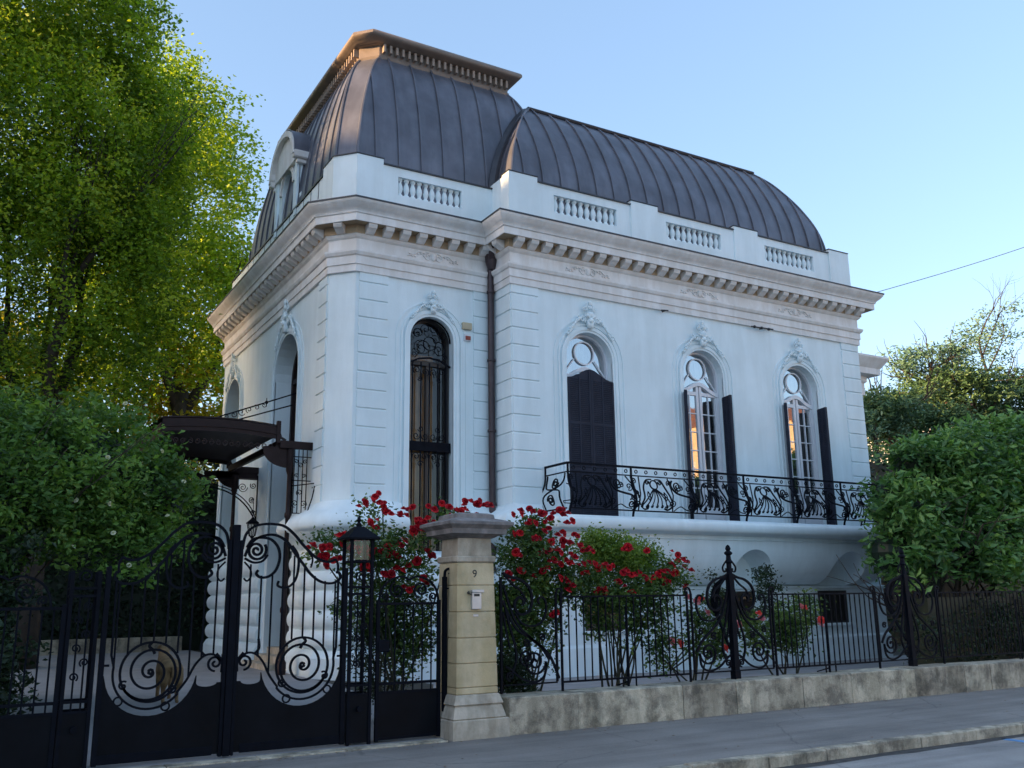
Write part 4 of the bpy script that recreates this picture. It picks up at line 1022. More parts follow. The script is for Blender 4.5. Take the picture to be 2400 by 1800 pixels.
# lantern piers
def pier(x0, lamp, label):
    t = thing('lantern_pier' if lamp else 'gate_pier', label, 'gate pier', (x0+.17, GY+.1, 0))
    xs_ = (x0+.04, x0+.30)
    zt = 2.34 if lamp else 1.95
    for x in xs_:
        for y in (GY, GY+.26):
            mb = MB(); mb.box(x-.018, x+.018, y-.018, y+.018, 0, zt, .004); obj('post', mb, 'iron', t)
    mb = MB(); mb.box(xs_[0]+.018, xs_[1]-.018, GY-.006, GY+.006, .03, .56); mb.box(xs_[1]-.006, xs_[1]+.006, GY+.018, GY+.24, .03, .56); mb.box(xs_[0]-.006, xs_[0]+.006, GY+.018, GY+.24, .03, .56)
    obj('panel', mb, 'iron_panel', t)
    mb = MB(); mb.lathe([(.035, 0), (.035, .02), (.02, .03)], 0, 0, 12)
    mb2 = MB(); mb2.tube([(x0+.17, GY-.01, .40), (x0+.17, GY-.05, .40)], .035, 12); obj('door_knob', mb2, 'iron', t)
    mb = MB()
    for z in (.56, .66, 1.70, 1.78, 2.08):
        if z < zt:
            for y in (GY, GY+.26): mb.box(xs_[0], xs_[1], y-.012, y+.012, z-.012, z+.012)
            for x in xs_: mb.box(x-.012, x+.012, GY, GY+.26, z-.012, z+.012)
    obj('rail', mb, 'iron', t)
    for k in range(2):
        mb = MB(); x = xs_[0]+.087*(k+1); mb.tube([(x, GY, .56), (x, GY, 1.7)], .010, 5); obj('bar', mb, 'iron', t)
    mb = MB()
    for k in range(6):
        mb = MB(); T2(mb, spiral(x0+.17+(.045 if k % 2 else -.045), .9+.14*k, .01, .045, 90, 1.4 if k % 2 else -1.4), .009); obj('scroll', mb, 'iron', t)
    mb = MB(); T2(mb, spiral(x0+.17, 1.9, .01, .07, 0, 1.6), .010); obj('scroll', mb, 'iron', t)
    if lamp:
        mb = MB(); cx, cy = x0+.17, GY+.13
        mb.add([(cx-.20, cy-.20, 2.34), (cx+.20, cy-.20, 2.34), (cx+.20, cy+.20, 2.34), (cx-.20, cy+.20, 2.34), (cx-.20, cy-.20, 2.36), (cx+.20, cy-.20, 2.36), (cx+.20, cy+.20, 2.36), (cx-.20, cy+.20, 2.36), (cx-.05, cy-.05, 2.50), (cx+.05, cy-.05, 2.50), (cx+.05, cy+.05, 2.50), (cx-.05, cy+.05, 2.50)],
               [(0, 1, 2, 3)]+[(l+i, l+(i+1) % 4, l+4+(i+1) % 4, l+4+i) for l in (0, 4) for i in range(4)]+[(8, 9, 10, 11)])
        mb.lathe([(.03, 2.50), (.035, 2.53), (.015, 2.55), (.03, 2.58), (.012, 2.61), (.004, 2.65)], cx, cy, 8)
        obj('lantern_roof', mb, 'iron', t)
        mb = MB(); mb.box(cx-.11, cx+.11, cy-.11, cy+.11, 2.10, 2.33); obj('lantern_glass', mb, 'glass_dark', t)
    return t
pier(3.99, True, 'black iron lantern pier with pyramid cap between the driveway gate and the small gate')
pier(.975, False, 'black iron gate pier beside the far left edge, in front of the shrub')
# small gates
def small_gate(x0, x1, label, mir=False):
    t = thing('pedestrian_gate', label, 'gate', ((x0+x1)/2, GY, 0), 'small side gates')
    mb = MB(); mb.box(x0+.03, x1-.03, GY-.008, GY+.008, .04, .55); obj('panel', mb, 'iron_panel', t)
    mb = MB(); mb.box(x0, x0+.04, GY-.02, GY+.02, .02, 1.62, .004); mb.box(x1-.04, x1, GY-.02, GY+.02, .02, 1.62, .004)
    for z in (.05, .56, .66, 1.58): mb.box(x0+.04, x1-.04, GY-.015, GY+.015, z-.015, z+.015)
    mb.box(x0+.02, x0+.16, GY-.03, GY+.03, 1.02, 1.16, .01)
    obj('frame', mb, 'iron', t)
    n = max(3, int((x1-x0)/.105))
    for i in range(1, n):
        x = x0+(x1-x0)*i/n; mb = MB(); mb.tube([(x, GY, .56), (x, GY, 1.60)], .010, 5); obj('bar', mb, 'iron', t)
    mb = MB(); c = (x0+x1)/2
    for s in (-1, 1):
        T2(mb, smoothpts([(c+s*.40, 1.58), (c+s*.36, 1.75), (c+s*.25, 1.86), (c+s*.1, 1.90), (c, 1.86)], 6), .013); T2(mb, spiral(c+s*.16, 1.74, .012, .10, 0, 1.7*s), .012); T2(mb, spiral(c+s*.32, 1.66, .01, .05, 90, 1.4*s), .011)
    obj('crest_scroll', mb, 'iron', t)
    return t
sg_ = small_gate(4.36, 5.20, 'small black iron pedestrian gate between the lantern pier and the stone pillar')
mb = MB(); mb.box(5.235, 5.285, GY-.025, GY+.025, 0, 1.9, .004); T2(mb, smoothpts([(5.26, 1.9), (5.27, 1.97), (5.32, 2.0), (5.35, 1.96), (5.32, 1.93)], 5), .016); mb.tube([(5.28, GY, 1.755), (5.36, GY, 1.755)], .014, 4)
obj('hinge_post', mb, 'iron', sg_)
small_gate(-.10, .98, 'black iron side gate at the far left edge, partly under the shrub')
mb = MB(); 
tfe = thing('iron_fence', 'black iron fence panel cut by the left edge of the picture', 'fence', (-1, GY, 0))
mb.box(-3.2, -.14, GY-.008, GY+.008, .04, .55); obj('panel', mb, 'iron_panel', tfe)
for z in (.58, .68, 1.58): obj('rail', MB().box(-3.2, -.14, GY-.015, GY+.015, z-.015, z+.015), 'iron', tfe)
for i in range(24):
    mb = MB(); mb.tube([(-3.1+i*.125, GY, .56), (-3.1+i*.125, GY, 1.6)], .010, 5); obj('bar', mb, 'iron', tfe)
# ================================================================== stone pillar
pl = thing('gate_pillar', 'tall square beige stone gate pillar with grey moulded cap and number 9', 'pillar', (5.6, 10.75, 0))
def taper(mb, cx, cy, h0, h1, z0, z1, ch=.02):
    mb.add([(cx+sx*(h0-i0), cy+sy*(h0-i0), z) for z, i0 in ((z0, ch), ) for sx, sy in ((-1, -1), (1, -1), (1, 1), (-1, 1))]+
           [(cx+sx*h0, cy+sy*h0, z0+ch) for sx, sy in ((-1, -1), (1, -1), (1, 1), (-1, 1))]+[(cx+sx*h1, cy+sy*h1, z1-ch) for sx, sy in ((-1, -1), (1, -1), (1, 1), (-1, 1))]+
           [(cx+sx*(h1-ch), cy+sy*(h1-ch), z1) for sx, sy in ((-1, -1), (1, -1), (1, 1), (-1, 1))],
           [(0, 1, 2, 3), (12, 13, 14, 15)]+[(l*4+i, l*4+(i+1) % 4, l*4+4+(i+1) % 4, l*4+4+i) for l in range(3) for i in range(4)])
cx, cy = 5.575, 10.77
zc = [.50, .58, .86, 1.16, 1.47, 1.79, 2.07]
hh = lambda z: .285-(z-.5)*.020
mb = MB()
for a, b in zip(zc, zc[1:]): taper(mb, cx, cy, hh(a), hh(b), a+.002, b-.002, .009)
obj('shaft', mb, 'limestone', pl)
mb = MB(); taper(mb, cx, cy, hh(2.07)+.02, hh(2.1)+.025, 2.07, 2.15, .015); taper(mb, cx, cy, hh(2.15)-.015, hh(2.4)-.015, 2.15, 2.37, .004)
obj('neck', mb, 'limestone_grey', pl)
mb = MB(); taper(mb, cx, cy, .36, .32, .22, .38, .015); taper(mb, cx, cy, .335, .30, .38, .50, .012); mb.box(cx-.37, cx+.40, cy-.37, cy+.40, -.03, .22, .012)
obj('base', mb, 'limestone_grey', pl)
mb = MB()
def ring_sq(levels):
    vs = [(cx+sx*h, cy+sy*h, z) for h, z in levels for sx, sy in ((-1, -1), (1, -1), (1, 1), (-1, 1))]
    mb.add(vs, [(0, 1, 2, 3)]+[(l*4+i, l*4+(i+1) % 4, l*4+4+(i+1) % 4, l*4+4+i) for l in range(len(levels)-1) for i in range(4)]+[tuple(4*(len(levels)-1)+i for i in range(4))])
ring_sq([(.245, 2.37), (.27, 2.38), (.30, 2.40), (.38, 2.42), (.385, 2.48), (.41, 2.50), (.45, 2.53), (.45, 2.565), (.35, 2.60), (.27, 2.62), (.26, 2.67), (.2, 2.69)])
obj('cap', mb, 'cap_stone', pl, smooth=25)
cu = bpy.data.curves.new('nine', 'FONT'); cu.body = '9'; cu.size = .135; cu.extrude = .002; cu.align_x = 'CENTER'
to = bpy.data.objects.new('tmp', cu); SC.collection.objects.link(to); dg = bpy.context.evaluated_depsgraph_get()
me = bpy.data.meshes.new_from_object(to.evaluated_get(dg)); bpy.data.objects.remove(to); me.name = 'house_number'; me.materials.clear(); me.materials.append(MATS['ink'])
me.transform(Matrix.Translation((5.56, cy-hh(1.9)-.001, 1.885)) @ Matrix.Rotation(PI/2, 4, 'X')); link(bpy.data.objects.new('house_number', me), pl)
yf = cy-hh(1.6)
mb = MB(); mb.box(5.50, 5.625, yf-.045, yf+.01, 1.50, 1.70, .006); mb.box(5.495, 5.66, yf-.055, yf+.01, 1.70, 1.735, .006); o = obj('letter_box', mb, 'steel', pl)
mb = MB(); mb.box(5.525, 5.60, yf-.049, yf-.046, 1.655, 1.685); mb.ball((5.465, yf-.01, 1.70), .018); mb.tube([(5.465, yf-.01, 1.7), (5.50, yf-.03, 1.67)], .008, 4); obj('slot', mb, 'ink', o)
mb = MB(); mb.box(5.53, 5.60, yf-.012, yf+.01, 1.41, 1.44, .004); obj('name_plate', mb, 'steel', pl)
# ================================================================== FENCE right
FY = 10.78
def fence_panel(x0, x1, label, zt=1.64):
    t = thing('iron_fence', label, 'fence', ((x0+x1)/2, FY, .43), 'iron fence panels on the low wall')
    obj('rail', MB().box(x0, x1, FY-.008, FY+.008, zt-.012, zt+.012), 'iron', t); obj('rail', MB().box(x0, x1, FY-.010, FY+.010, .535, .56), 'iron', t)
    n = max(1, round((x1-x0)/.118))
    for i in range(n+1):
        x = x0+(x1-x0)*i/n; mb = MB(); mb.box(x-.0075, x+.0075, FY-.0078, FY+.0078, .54, zt); obj('bar', mb, 'iron', t)
    for x in (x0, x1):
        mb = MB(); mb.box(x-.013, x+.013, FY-.014, FY+.014, .42, zt+.06); obj('end_post', mb, 'iron', t)
    m_ = (x0+x1)/2
    mb = MB(); mb.tube([(m_, FY+.02, .5), (m_, FY+.28, .43)], .012, 4); mb.tube([(m_-.1, FY, .42), (m_-.1, FY, .55)], .012, 4); mb.tube([(m_+.12, FY, .42), (m_+.12, FY, .55)], .012, 4); mb.tube([(m_, FY+.02, .43), (m_, FY+.02, 1.5)], .019, 6); obj('stay', mb, 'iron', t)
    return t
def scroll_wing(mb, xc, s, w_=.78):
    """scrollwork between an ornate post at xc and the panel at xc+s*w_"""
    S = lambda pts, r_=.014: T2(mb, [(xc+s*a, b) for a, b in pts], r_, 4, FY)
    S(smoothpts([(.03, 1.95), (.14, 1.90), (.30, 1.86), (.43, 1.76), (.47, 1.60), (.42, 1.46), (.30, 1.42), (.22, 1.48), (.21, 1.58), (.28, 1.64), (.34, 1.60), (.33, 1.54)], 7), .018)
    S(smoothpts([(.05, 1.93), (.18, 1.80), (.30, 1.72), (.38, 1.60)], 6), .013)
    S(smoothpts([(.22, 1.44), (.30, 1.32), (.44, 1.27), (.60, 1.31), (.68, 1.44), (.68, 1.58), (.62, 1.64), (.56, 1.60), (.59, 1.55)], 7), .014)
    S(smoothpts([(.04, 1.80), (.12, 1.55), (.24, 1.30), (.44, 1.12), (.62, .98), (.72, .84)], 7), .016)
    S(smoothpts([(.04, 1.60), (.12, 1.30), (.20, 1.05), (.22, .86), (.16, .70)], 7), .015)
    S(smoothpts([(.03, 1.45), (.08, 1.2), (.13, 1.0)], 5), .012)
    S(spiral(.50, .82, .012, .17, 0, 2.0, 40), .014); S(smoothpts([(.67, .82), (.64, .64), (.50, .57), (.30, .62), (.14, .74), (.06, .78)], 6), .014)
    S(spiral(.38, 1.05, .01, .055, 0, 1.4), .012); S(spiral(.13, .66, .01, .06, 90, 1.5), .012); S(spiral(.62, 1.12, .01, .05, 0, 1.4), .011)
    S([(w_, .56), (w_, 1.66)], .015); S([(.03, .55), (w_, .55)], .011)
    S(smoothpts([(w_, 1.66), (w_+.03, 1.74), (w_+.09, 1.74), (w_+.10, 1.68), (w_+.06, 1.67)], 5), .013)
def ornate_post(x, label):
    t = thing('fence_post', label, 'fence post', (x, FY, .43), 'ornate fence posts')
    mb = MB(); mb.box(x-.045, x+.045, FY-.045, FY+.045, .42, 1.95, .008); mb.lathe([(.075, .42), (.075, .55), (.05, .58)], x, FY, 4); obj('shaft', mb, 'iron', t)
    mb = MB(); mb.lathe([(.05, 1.95), (.04, 2.0), (.04, 2.10), (.06, 2.12), (.045, 2.15), (.035, 2.22), (.065, 2.245), (.065, 2.265), (.03, 2.29), (.045, 2.32), (.03, 2.36), (.008, 2.38)], x, FY, 8)
    for s in (-1, 1):
        T2(mb, [(x+s*a, b) for a, b in smoothpts([(.03, 2.16), (.09, 2.10), (.13, 2.04), (.11, 1.98), (.06, 1.99), (.065, 2.03)], 6)], .011, 4, FY)
    obj('finial', mb, 'iron', t)
    for s in (-1, 1):
        mb = MB(); scroll_wing(mb, x, s); obj('scroll_wing', mb, 'iron', t)
    # curved console buttress behind, brass-dark leaf
    mb = MB()
    for k in range(4):
        a = .02*k; mb.tube([(x+q[0], FY+q[1], q[2]) for q in smoothpts([(0, .03, 1.95-a), (.02, .2+.05*k, 1.85-a), (.03, .34+.04*k, 1.55-a), (.02, .28, 1.2), (0, .08, .85)], 5)], .02, 4)
    obj('console', mb, 'iron', t)
fence_panel(7.0, 9.18, 'black iron fence panel of upright bars between the stone pillar and the first ornate post')
fence_panel(10.88, 13.2, 'black iron fence panel of upright bars between the two ornate posts')
fence_panel(14.85, 19.4, 'black iron fence panel right of the farther ornate post, in the dark shrubs')
ornate_post(10.04, 'tall ornate black iron fence post with finial, nearer one, among the pink roses')
ornate_post(14.02, 'ornate black iron fence post farther right, half covered by the broad-leaved shrub')
t = thing('scroll_fence_panel', 'black iron scrollwork fence piece right beside the stone pillar', 'fence', (6.5, FY, .43))
mb = MB(); scroll_wing(mb, 6.08, 1, .84); T2(mb, [(6.08, .45), (6.08, 1.9)], .018, 4, FY)
T2(mb, smoothpts([(6.1, 1.6), (6.3, 1.25), (6.55, 1.1), (6.8, .9), (6.95, .6)], 6), .016, 4, FY); T2(mb, spiral(6.45, .88, .012, .12, 90, 1.8), .014, 4, FY); obj('scrollwork', mb, 'iron', t)
# ================================================================== vegetation
def dark_core(parent, ells, mat='leaf_hedge'):  # solid dark balls added to stand for the shaded depth inside foliage
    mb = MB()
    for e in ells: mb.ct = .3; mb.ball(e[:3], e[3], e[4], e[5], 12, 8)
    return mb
# big hornbeam
t = thing('hornbeam_tree', 'tall dense green tree with forked trunk left of the villa', 'tree', (1.2, 24, .3))
mb = MB(); g = random.Random(21); tips = []
mb.tube([(1.3, 24, .2), (1.35, 24, 2), (1.3, 24, 4.2), (1.2, 24, 5.4)], [.42, .34, .30, .28], 10)
for d, L, r_ in (((-.42, .1, 1), 4.2, .20), ((.12, -.1, 1), 4.6, .2), ((.45, .1, 1), 4.4, .18), ((-.1, .4, 1), 4.4, .16), ((-.9, 0, 1), 3.6, .14)):
    branch(mb, (1.2, 24, 5.2), d, L*.86, r_, 3, g, .26, 7, .34, tips)
obj('trunk', mb, 'bark', t, smooth=True)
EL = [(.2, 24, 13.4, 4.1, 3.2, 5.0), (1.4, 23.6, 9.4, 3.2, 2.6, 3.6), (-3.2, 24.5, 10.5, 3.0, 3, 4.5), (.2, 24, 16.6, 3.3, 2.8, 2.4), (3.15, 24, 12.2, 1.45, 1.8, 4.6), (3.0, 23.8, 8.9, 1.5, 1.8, 2.6), (-6.5, 25, 13, 3.5, 3, 6), (.3, 24, 6.6, 2.4, 2, 1.6)]
kg = np.random.default_rng(99)
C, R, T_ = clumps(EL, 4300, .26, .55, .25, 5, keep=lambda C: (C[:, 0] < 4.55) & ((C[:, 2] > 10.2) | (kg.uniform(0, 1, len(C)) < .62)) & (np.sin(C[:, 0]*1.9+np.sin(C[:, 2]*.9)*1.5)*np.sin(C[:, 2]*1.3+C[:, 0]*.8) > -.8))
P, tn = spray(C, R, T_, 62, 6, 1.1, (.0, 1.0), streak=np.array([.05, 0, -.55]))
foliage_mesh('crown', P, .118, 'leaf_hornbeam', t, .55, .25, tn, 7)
# back trees, sunlit
t = thing('sunlit_tree', 'yellow-green sunlit tree behind the left side of the villa', 'tree', (6.2, 34, .5))
mb = MB(); g = random.Random(4); mb.tube([(6, 34, .4), (6.1, 34, 5), (6.2, 34, 9)], [.4, .32, .25], 8)
for d in ((.5, 0, 1), (-.4, .1, 1), (.1, .5, 1)): branch(mb, (6.2, 34, 8), d, 5, .2, 2, g, .35, 6, .25)
obj('trunk', mb, 'bark', t, smooth=True)
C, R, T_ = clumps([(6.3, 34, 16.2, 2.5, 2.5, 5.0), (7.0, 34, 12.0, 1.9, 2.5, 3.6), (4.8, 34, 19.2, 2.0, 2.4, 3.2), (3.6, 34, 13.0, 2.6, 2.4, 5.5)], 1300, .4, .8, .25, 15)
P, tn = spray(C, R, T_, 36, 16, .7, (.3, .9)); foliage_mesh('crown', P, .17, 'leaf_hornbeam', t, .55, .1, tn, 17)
t = thing('sun_tinted_tree', 'low tree behind the villa wall and canopy, golden sunlight put into its leaf colour', 'tree', (5, 36, .5))
mb = MB(); g = random.Random(5); mb.tube([(5, 36, .4), (5, 36, 4)], [.3, .2], 8); branch(mb, (5, 36, 4), (0, 0, 1), 3, .15, 2, g, .5, 6, .2); obj('trunk', mb, 'bark', t, smooth=True)
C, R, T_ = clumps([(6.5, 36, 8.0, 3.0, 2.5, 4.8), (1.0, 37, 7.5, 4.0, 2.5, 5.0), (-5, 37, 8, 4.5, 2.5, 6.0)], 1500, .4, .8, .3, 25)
P, tn = spray(C, R, T_, 34, 26, .7, (.2, 1)); foliage_mesh('crown', P, .20, 'leaf_backlit', t, .6, .1, tn, 27)
# hedge
t = thing('dark_hedge', 'very dark tall hedge at the end of the driveway behind the gate', 'hedge', (0, 29, .4))
mb = MB(); mb.ct = .2; mb.box(-14, 11.5, 29.2, 30.5, .3, 5.2); obj('dark_fill', mb, 'leaf_hedge', t)  # solid dark box added behind the leaves as the hedge's shaded depth
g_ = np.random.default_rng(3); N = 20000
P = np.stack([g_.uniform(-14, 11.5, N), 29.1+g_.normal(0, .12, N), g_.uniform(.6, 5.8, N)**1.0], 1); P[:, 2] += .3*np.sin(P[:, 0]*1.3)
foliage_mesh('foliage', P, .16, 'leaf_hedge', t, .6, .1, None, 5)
tw = thing('kerb_wall', 'low stone kerb wall in front of the dark hedge', 'wall', (0, 28.8, .3))
mb = MB(); mb.ct = 0
x = -14
while x < 5.6: mb.box(x, min(5.7, x+1.2)-.01, 28.6, 28.9, .2, .72, .012); x += 1.2
obj('blocks', mb, 'weathered_stone', tw)
# near-left shrub
t = thing('flowering_shrub', 'big dense green shrub with tiny white flowers overhanging the gate at left', 'shrub', (1.2, 14.8, .15))
mb = MB(); g = random.Random(31); tips = []
for k in range(5): branch(mb, (.45+.12*(k-3), 14.9+.1*(k % 3), .1), ((k-2)*.07+.1, -.02+.05*(k % 3), 1), 2.3, .05, 2, g, .3, 6, .1, tips)
obj('stems', mb, 'bark', t, smooth=True)
EB = [(1.2, 14.6, 3.45, 1.45, 1.2, 1.20), (.0, 14.2, 3.3, 1.6, 1.2, 1.15), (2.42, 14.8, 3.2, .72, .9, .80), (-1.6, 14.5, 3.2, 1.6, 1.3, 1.3), (1.8, 14.2, 2.55, .9, .8, .55), (.5, 13.6, 2.5, .8, .7, .5), (2.75, 15.0, 2.6, .45, .6, .55)]
C, R, T_ = clumps(EB, 900, .14, .32, .35, 35)
P, tn = spray(C, R, T_, 56, 36, .7, (.15, .9), streak=np.array([.1, -.1, -.2])); foliage_mesh('foliage', P, .095, 'leaf_bush', t, .5, .1, tn, 37)
obj('dark_fill', dark_core(t, [(e[0], e[1]+.25, e[2], e[3]*.66, e[4]*.6, e[5]*.62) for e in EB[:4]]), 'leaf_hedge', t)
# hanging vines/leaves lower left in front of the hedge
C, R, T_ = clumps([(.5, 13.0, 1.5, .45, .3, 1.3), (-.6, 13.0, 1.4, .9, .4, 1.5), (.3, 12.6, .7, .5, .3, .7), (-1.8, 13, 1.5, .9, .4, 1.6)], 240, .12, .25, .2, 45)
P, tn = spray(C, R, T_, 36, 46, .8, (.1, .6)); tk = foliage_mesh('climbing_ivy', P, .09, 'leaf_dark', None, .6, .3, tn, 47)
tag(tk, 'dark straggly ivy hanging behind the far left iron gate', 'ivy')
g_ = np.random.default_rng(12)
def flower_mb(s=.045, seed=0, n=3):
    g = random.Random(seed); mb = MB()
    for ring in range(n):
        k = (5, 6, 7)[ring % 3]; rr = s*(.25+.33*ring); tilt = .25+.5*ring
        for i in range(k):
            a = 2*PI*(i+.5*ring)/k+g.uniform(-.15, .15); d = Vector((cos(a), sin(a), 0)); q = Vector((-sin(a), cos(a), 0)); wv = s*(.32+.14*ring)
            p0 = d*rr*.25+Vector((0, 0, -s*.35)); p1 = d*rr+Vector((0, 0, s*(.55-.22*ring))); p2 = d*(rr*1.25)+Vector((0, 0, s*(.75-.42*ring)))
            mb.ct = g.uniform(.1, 1)
            mb.add([tuple(p0-q*wv*.35), tuple(p0+q*wv*.35), tuple(p1+q*wv), tuple(p1-q*wv), tuple(p2+q*wv*.55), tuple(p2-q*wv*.55)], [(0, 1, 2, 3), (3, 2, 4, 5)])
    mb.ct = .1; mb.ball((0, 0, 0), s*.42, s*.42, s*.45, 6, 4)
    return mb
FM = {}
for nm in ('petal_red', 'petal_dark', 'petal_coral', 'petal_pink', 'petal_white'):
    FM[nm] = []
    for k in range(3):
        me = flower_mb(.056 if nm != 'petal_white' else .03, k+hash(nm) % 7*0).mesh('rose', recalc=False); me.materials.append(MATS[nm]); FM[nm].append(me)
def flower(p, mat, parent, s=1.0, gg=random.Random(2)):
    o = bpy.data.objects.new('flower', FM[mat][gg.randrange(3)]); link(o, parent); o.location = p
    o.rotation_euler = (gg.uniform(.3, 1.4), gg.uniform(-.4, .4), gg.uniform(-.8, .8)); o.scale = (s,)*3
for i in range(22):
    e = EB[g_.integers(0, 7)]; d = g_.normal(size=3); d[1] = -abs(d[1]); d /= np.linalg.norm(d)
    flower(tuple(np.array(e[:3])+d*np.array(e[3:])*1.0), 'petal_white', t, 1.0)
# helper: pixel-planned rose positions are on planes Y
def rosebush(label, base, ells, nclump, per, leaf, fl, mat, flmats, seed, stems=5, fsc=1.0, name='rose_bush', rmin=.10, rmax=.22, group=None, tone=(.15, .85), lsize=.065):
    t = thing(name, label, 'rose bush' if 'rose' in name else 'shrub', base, group)
    mb = MB(); g = random.Random(seed)
    for k in range(stems):
        e = ells[k % len(ells)]; tgt = Vector(e[:3])+Vector((g.uniform(-.5, .5)*e[3], g.uniform(-.5, .5)*e[4], g.uniform(-.3, .5)*e[5]))
        b = Vector(base)+Vector((g.uniform(-.12, .12), g.uniform(-.1, .1), 0)); m1 = b.lerp(tgt, .4)+Vector((g.uniform(-.15, .15), 0, g.uniform(0, .15)))
        mb.tube(smoothpts([b, m1, tgt], 5), [.02-.0012*i for i in range(11)], 5)
    obj('stems', mb, 'stem', t, smooth=True)
    C, R, T_ = clumps(ells, int(nclump*1.9), rmin, rmax, .15, seed); P, tn = spray(C, R, T_, per, seed+1, .7, tone)
    foliage_mesh('foliage', P, lsize, leaf, t, .55, .1, tn, seed+2)
    gg = random.Random(seed+5)
    for i, p in enumerate(fl):
        fm_ = gg.choice(flmats); flower(p, fm_, t, fsc*gg.uniform(.75, 1.1), gg)
        for rep in range((1, 3, 1, 2)[i % 4] if fsc == 1.0 and len(fl) < 40 else 0): flower((p[0]+gg.choice((-1, 1))*gg.uniform(.05, .10), p[1]+gg.uniform(-.03, .08), p[2]+gg.uniform(-.07, .06)), fm_, t, gg.uniform(.55, .95), gg)
    return t
gr = random.Random(77)
def scatter(ells, n, front=True):
    out = []
    for i in range(n):
        e = gr.choice(ells); d = Vector((gr.gauss(0, 1), -abs(gr.gauss(0, .8)) if front else gr.gauss(0, 1), gr.gauss(.25, .8))).normalized()
        out.append((e[0]+d.x*e[3]*gr.uniform(.7, 1.1), e[1]+d.y*e[4], e[2]+d.z*e[5]*gr.uniform(.7, 1.08)))
    return out
def px(pts, y): return [(a, y, b) for a, b in pts]
E1 = [(4.55, 11.6, 2.30, .55, .35, .35), (5.05, 11.6, 2.15, .55, .35, .50), (4.6, 11.6, 2.78, .30, .15, .16), (5.7, 11.6, 2.72, .45, .2, .14), (3.95, 11.5, 2.25, .28, .2, .22), (4.75, 11.8, 1.5, .55, .3, .5), (5.2, 11.8, 1.3, .4, .3, .6)]
f1 = px([(3.75, 2.30), (3.95, 2.28), (3.86, 2.15), (4.08, 2.42), (4.25, 2.28), (4.02, 2.12), (4.35, 2.25), (4.5, 2.22), (4.55, 2.93), (4.62, 2.86), (4.42, 2.85), (4.78, 2.72), (4.90, 2.70), (5.00, 2.78), (5.25, 2.62), (5.30, 2.68), (5.10, 2.50), (5.16, 2.55), (5.4, 2.8), (4.98, 2.38), (4.75, 2.3), (4.85, 2.2), (5.15, 2.12), (5.3, 2.25), (4.7, 1.95), (4.4, 2.02), (5.25, 1.9), (5.05, 1.75), (5.62, 2.84), (5.72, 2.80), (5.85, 2.82), (5.95, 2.93), (6.05, 2.9), (6.15, 2.88), (6.10, 2.72), (4.5, 2.6), (4.95, 2.0)], 11.35)
rosebush('tall climbing rose with deep red flowers behind the small gate, left of the stone pillar', (5.0, 11.7, .1), E1, 120, 30, 'leaf_rose', f1, 'x', ['petal_red', 'petal_dark'], 51, 8)
E2 = [(6.6, 11.7, 1.4, .38, .25, .55), (7.3, 11.8, 1.5, .4, .25, .4), (7.05, 11.6, 2.25, .6, .35, .46), (7.45, 11.6, 1.85, .45, .3, .35), (6.75, 11.5, 1.75, .40, .3, .35), (7.0, 11.6, 2.65, .35, .15, .15), (7.4, 11.7, 1.1, .12, .12, .5), (6.9, 11.7, 1.25, .3, .2, .3), (6.65, 11.6, 1.1, .3, .2, .35), (7.9, 11.6, 1.85, .35, .3, .35)]
f2 = px([(6.72, 2.78), (6.85, 2.86), (7.05, 2.80), (7.20, 2.74), (7.35, 2.86), (7.5, 2.82), (7.48, 2.68), (6.95, 2.66), (7.10, 2.55), (7.0, 2.45), (6.6, 2.5), (6.62, 2.25), (7.2, 2.4), (7.3, 2.3), (7.25, 2.15), (7.5, 2.4), (7.65, 2.5), (7.68, 2.35), (7.6, 2.2), (7.75, 2.1), (7.8, 1.98), (7.05, 2.0), (7.35, 1.9), (7.55, 1.8), (7.15, 2.3), (7.45, 2.15), (6.5, 1.95), (7.2, 1.4), (6.7, 2.0), (7.82, 2.3), (7.1, 2.25), (7.4, 2.55)], 11.3)
rosebush('bushy red climbing rose just right of the stone pillar', (7.2, 11.8, .1), E2, 190, 32, 'leaf_rose', f2, 'x', ['petal_red', 'petal_red', 'petal_dark'], 61, 9)
E3 = [(8.75, 11.9, 2.25, .62, .45, .38), (8.5, 11.9, 2.45, .35, .3, .2), (9.1, 11.9, 2.2, .4, .3, .3)]
t = rosebush('rounded light green small tree between the red roses, in front of the balcony', (8.65, 12.0, .1), E3, 90, 60, 'leaf_acacia', [], 'x', ['petal_red'], 71, 5, 1, 'round_topped_shrub', tone=(.3, 1.0), lsize=.05)
E4 = [(8.6, 11.5, 1.72, .9, .3, .32), (8.3, 11.6, 1.25, .35, .2, .3), (8.9, 11.6, 1.2, .3, .2, .35), (9.45, 11.5, 1.95, .35, .3, .28), (8.3, 11.5, 1.6, .4, .25, .25), (9.1, 11.5, 1.45, .4, .2, .3)]
f4 = px([(7.95, 2.1), (8.2, 2.05), (8.45, 1.98), (8.6, 1.95), (8.35, 1.85), (8.75, 1.97), (8.85, 1.9), (9.1, 1.95), (9.2, 2.0), (9.35, 2.12), (9.5, 2.25), (9.6, 2.18), (9.75, 2.02), (9.3, 1.85), (9.45, 1.98), (8.6, 1.7), (9.6, 1.75), (8.1, 1.75), (8.9, 2.3), (8.55, 2.35)], 11.3)
rosebush('dark red rose spreading low in front of the light green small tree', (8.7, 11.7, .1), E4, 110, 30, 'leaf_rose', f4, 'x', ['petal_red', 'petal_dark'], 81, 6)
E5 = [(9.9, 11.4, 1.15, .28, .2, .45), (10.25, 11.4, 1.0, .25, .2, .5), (9.2, 11.4, .85, .3, .2, .35)]
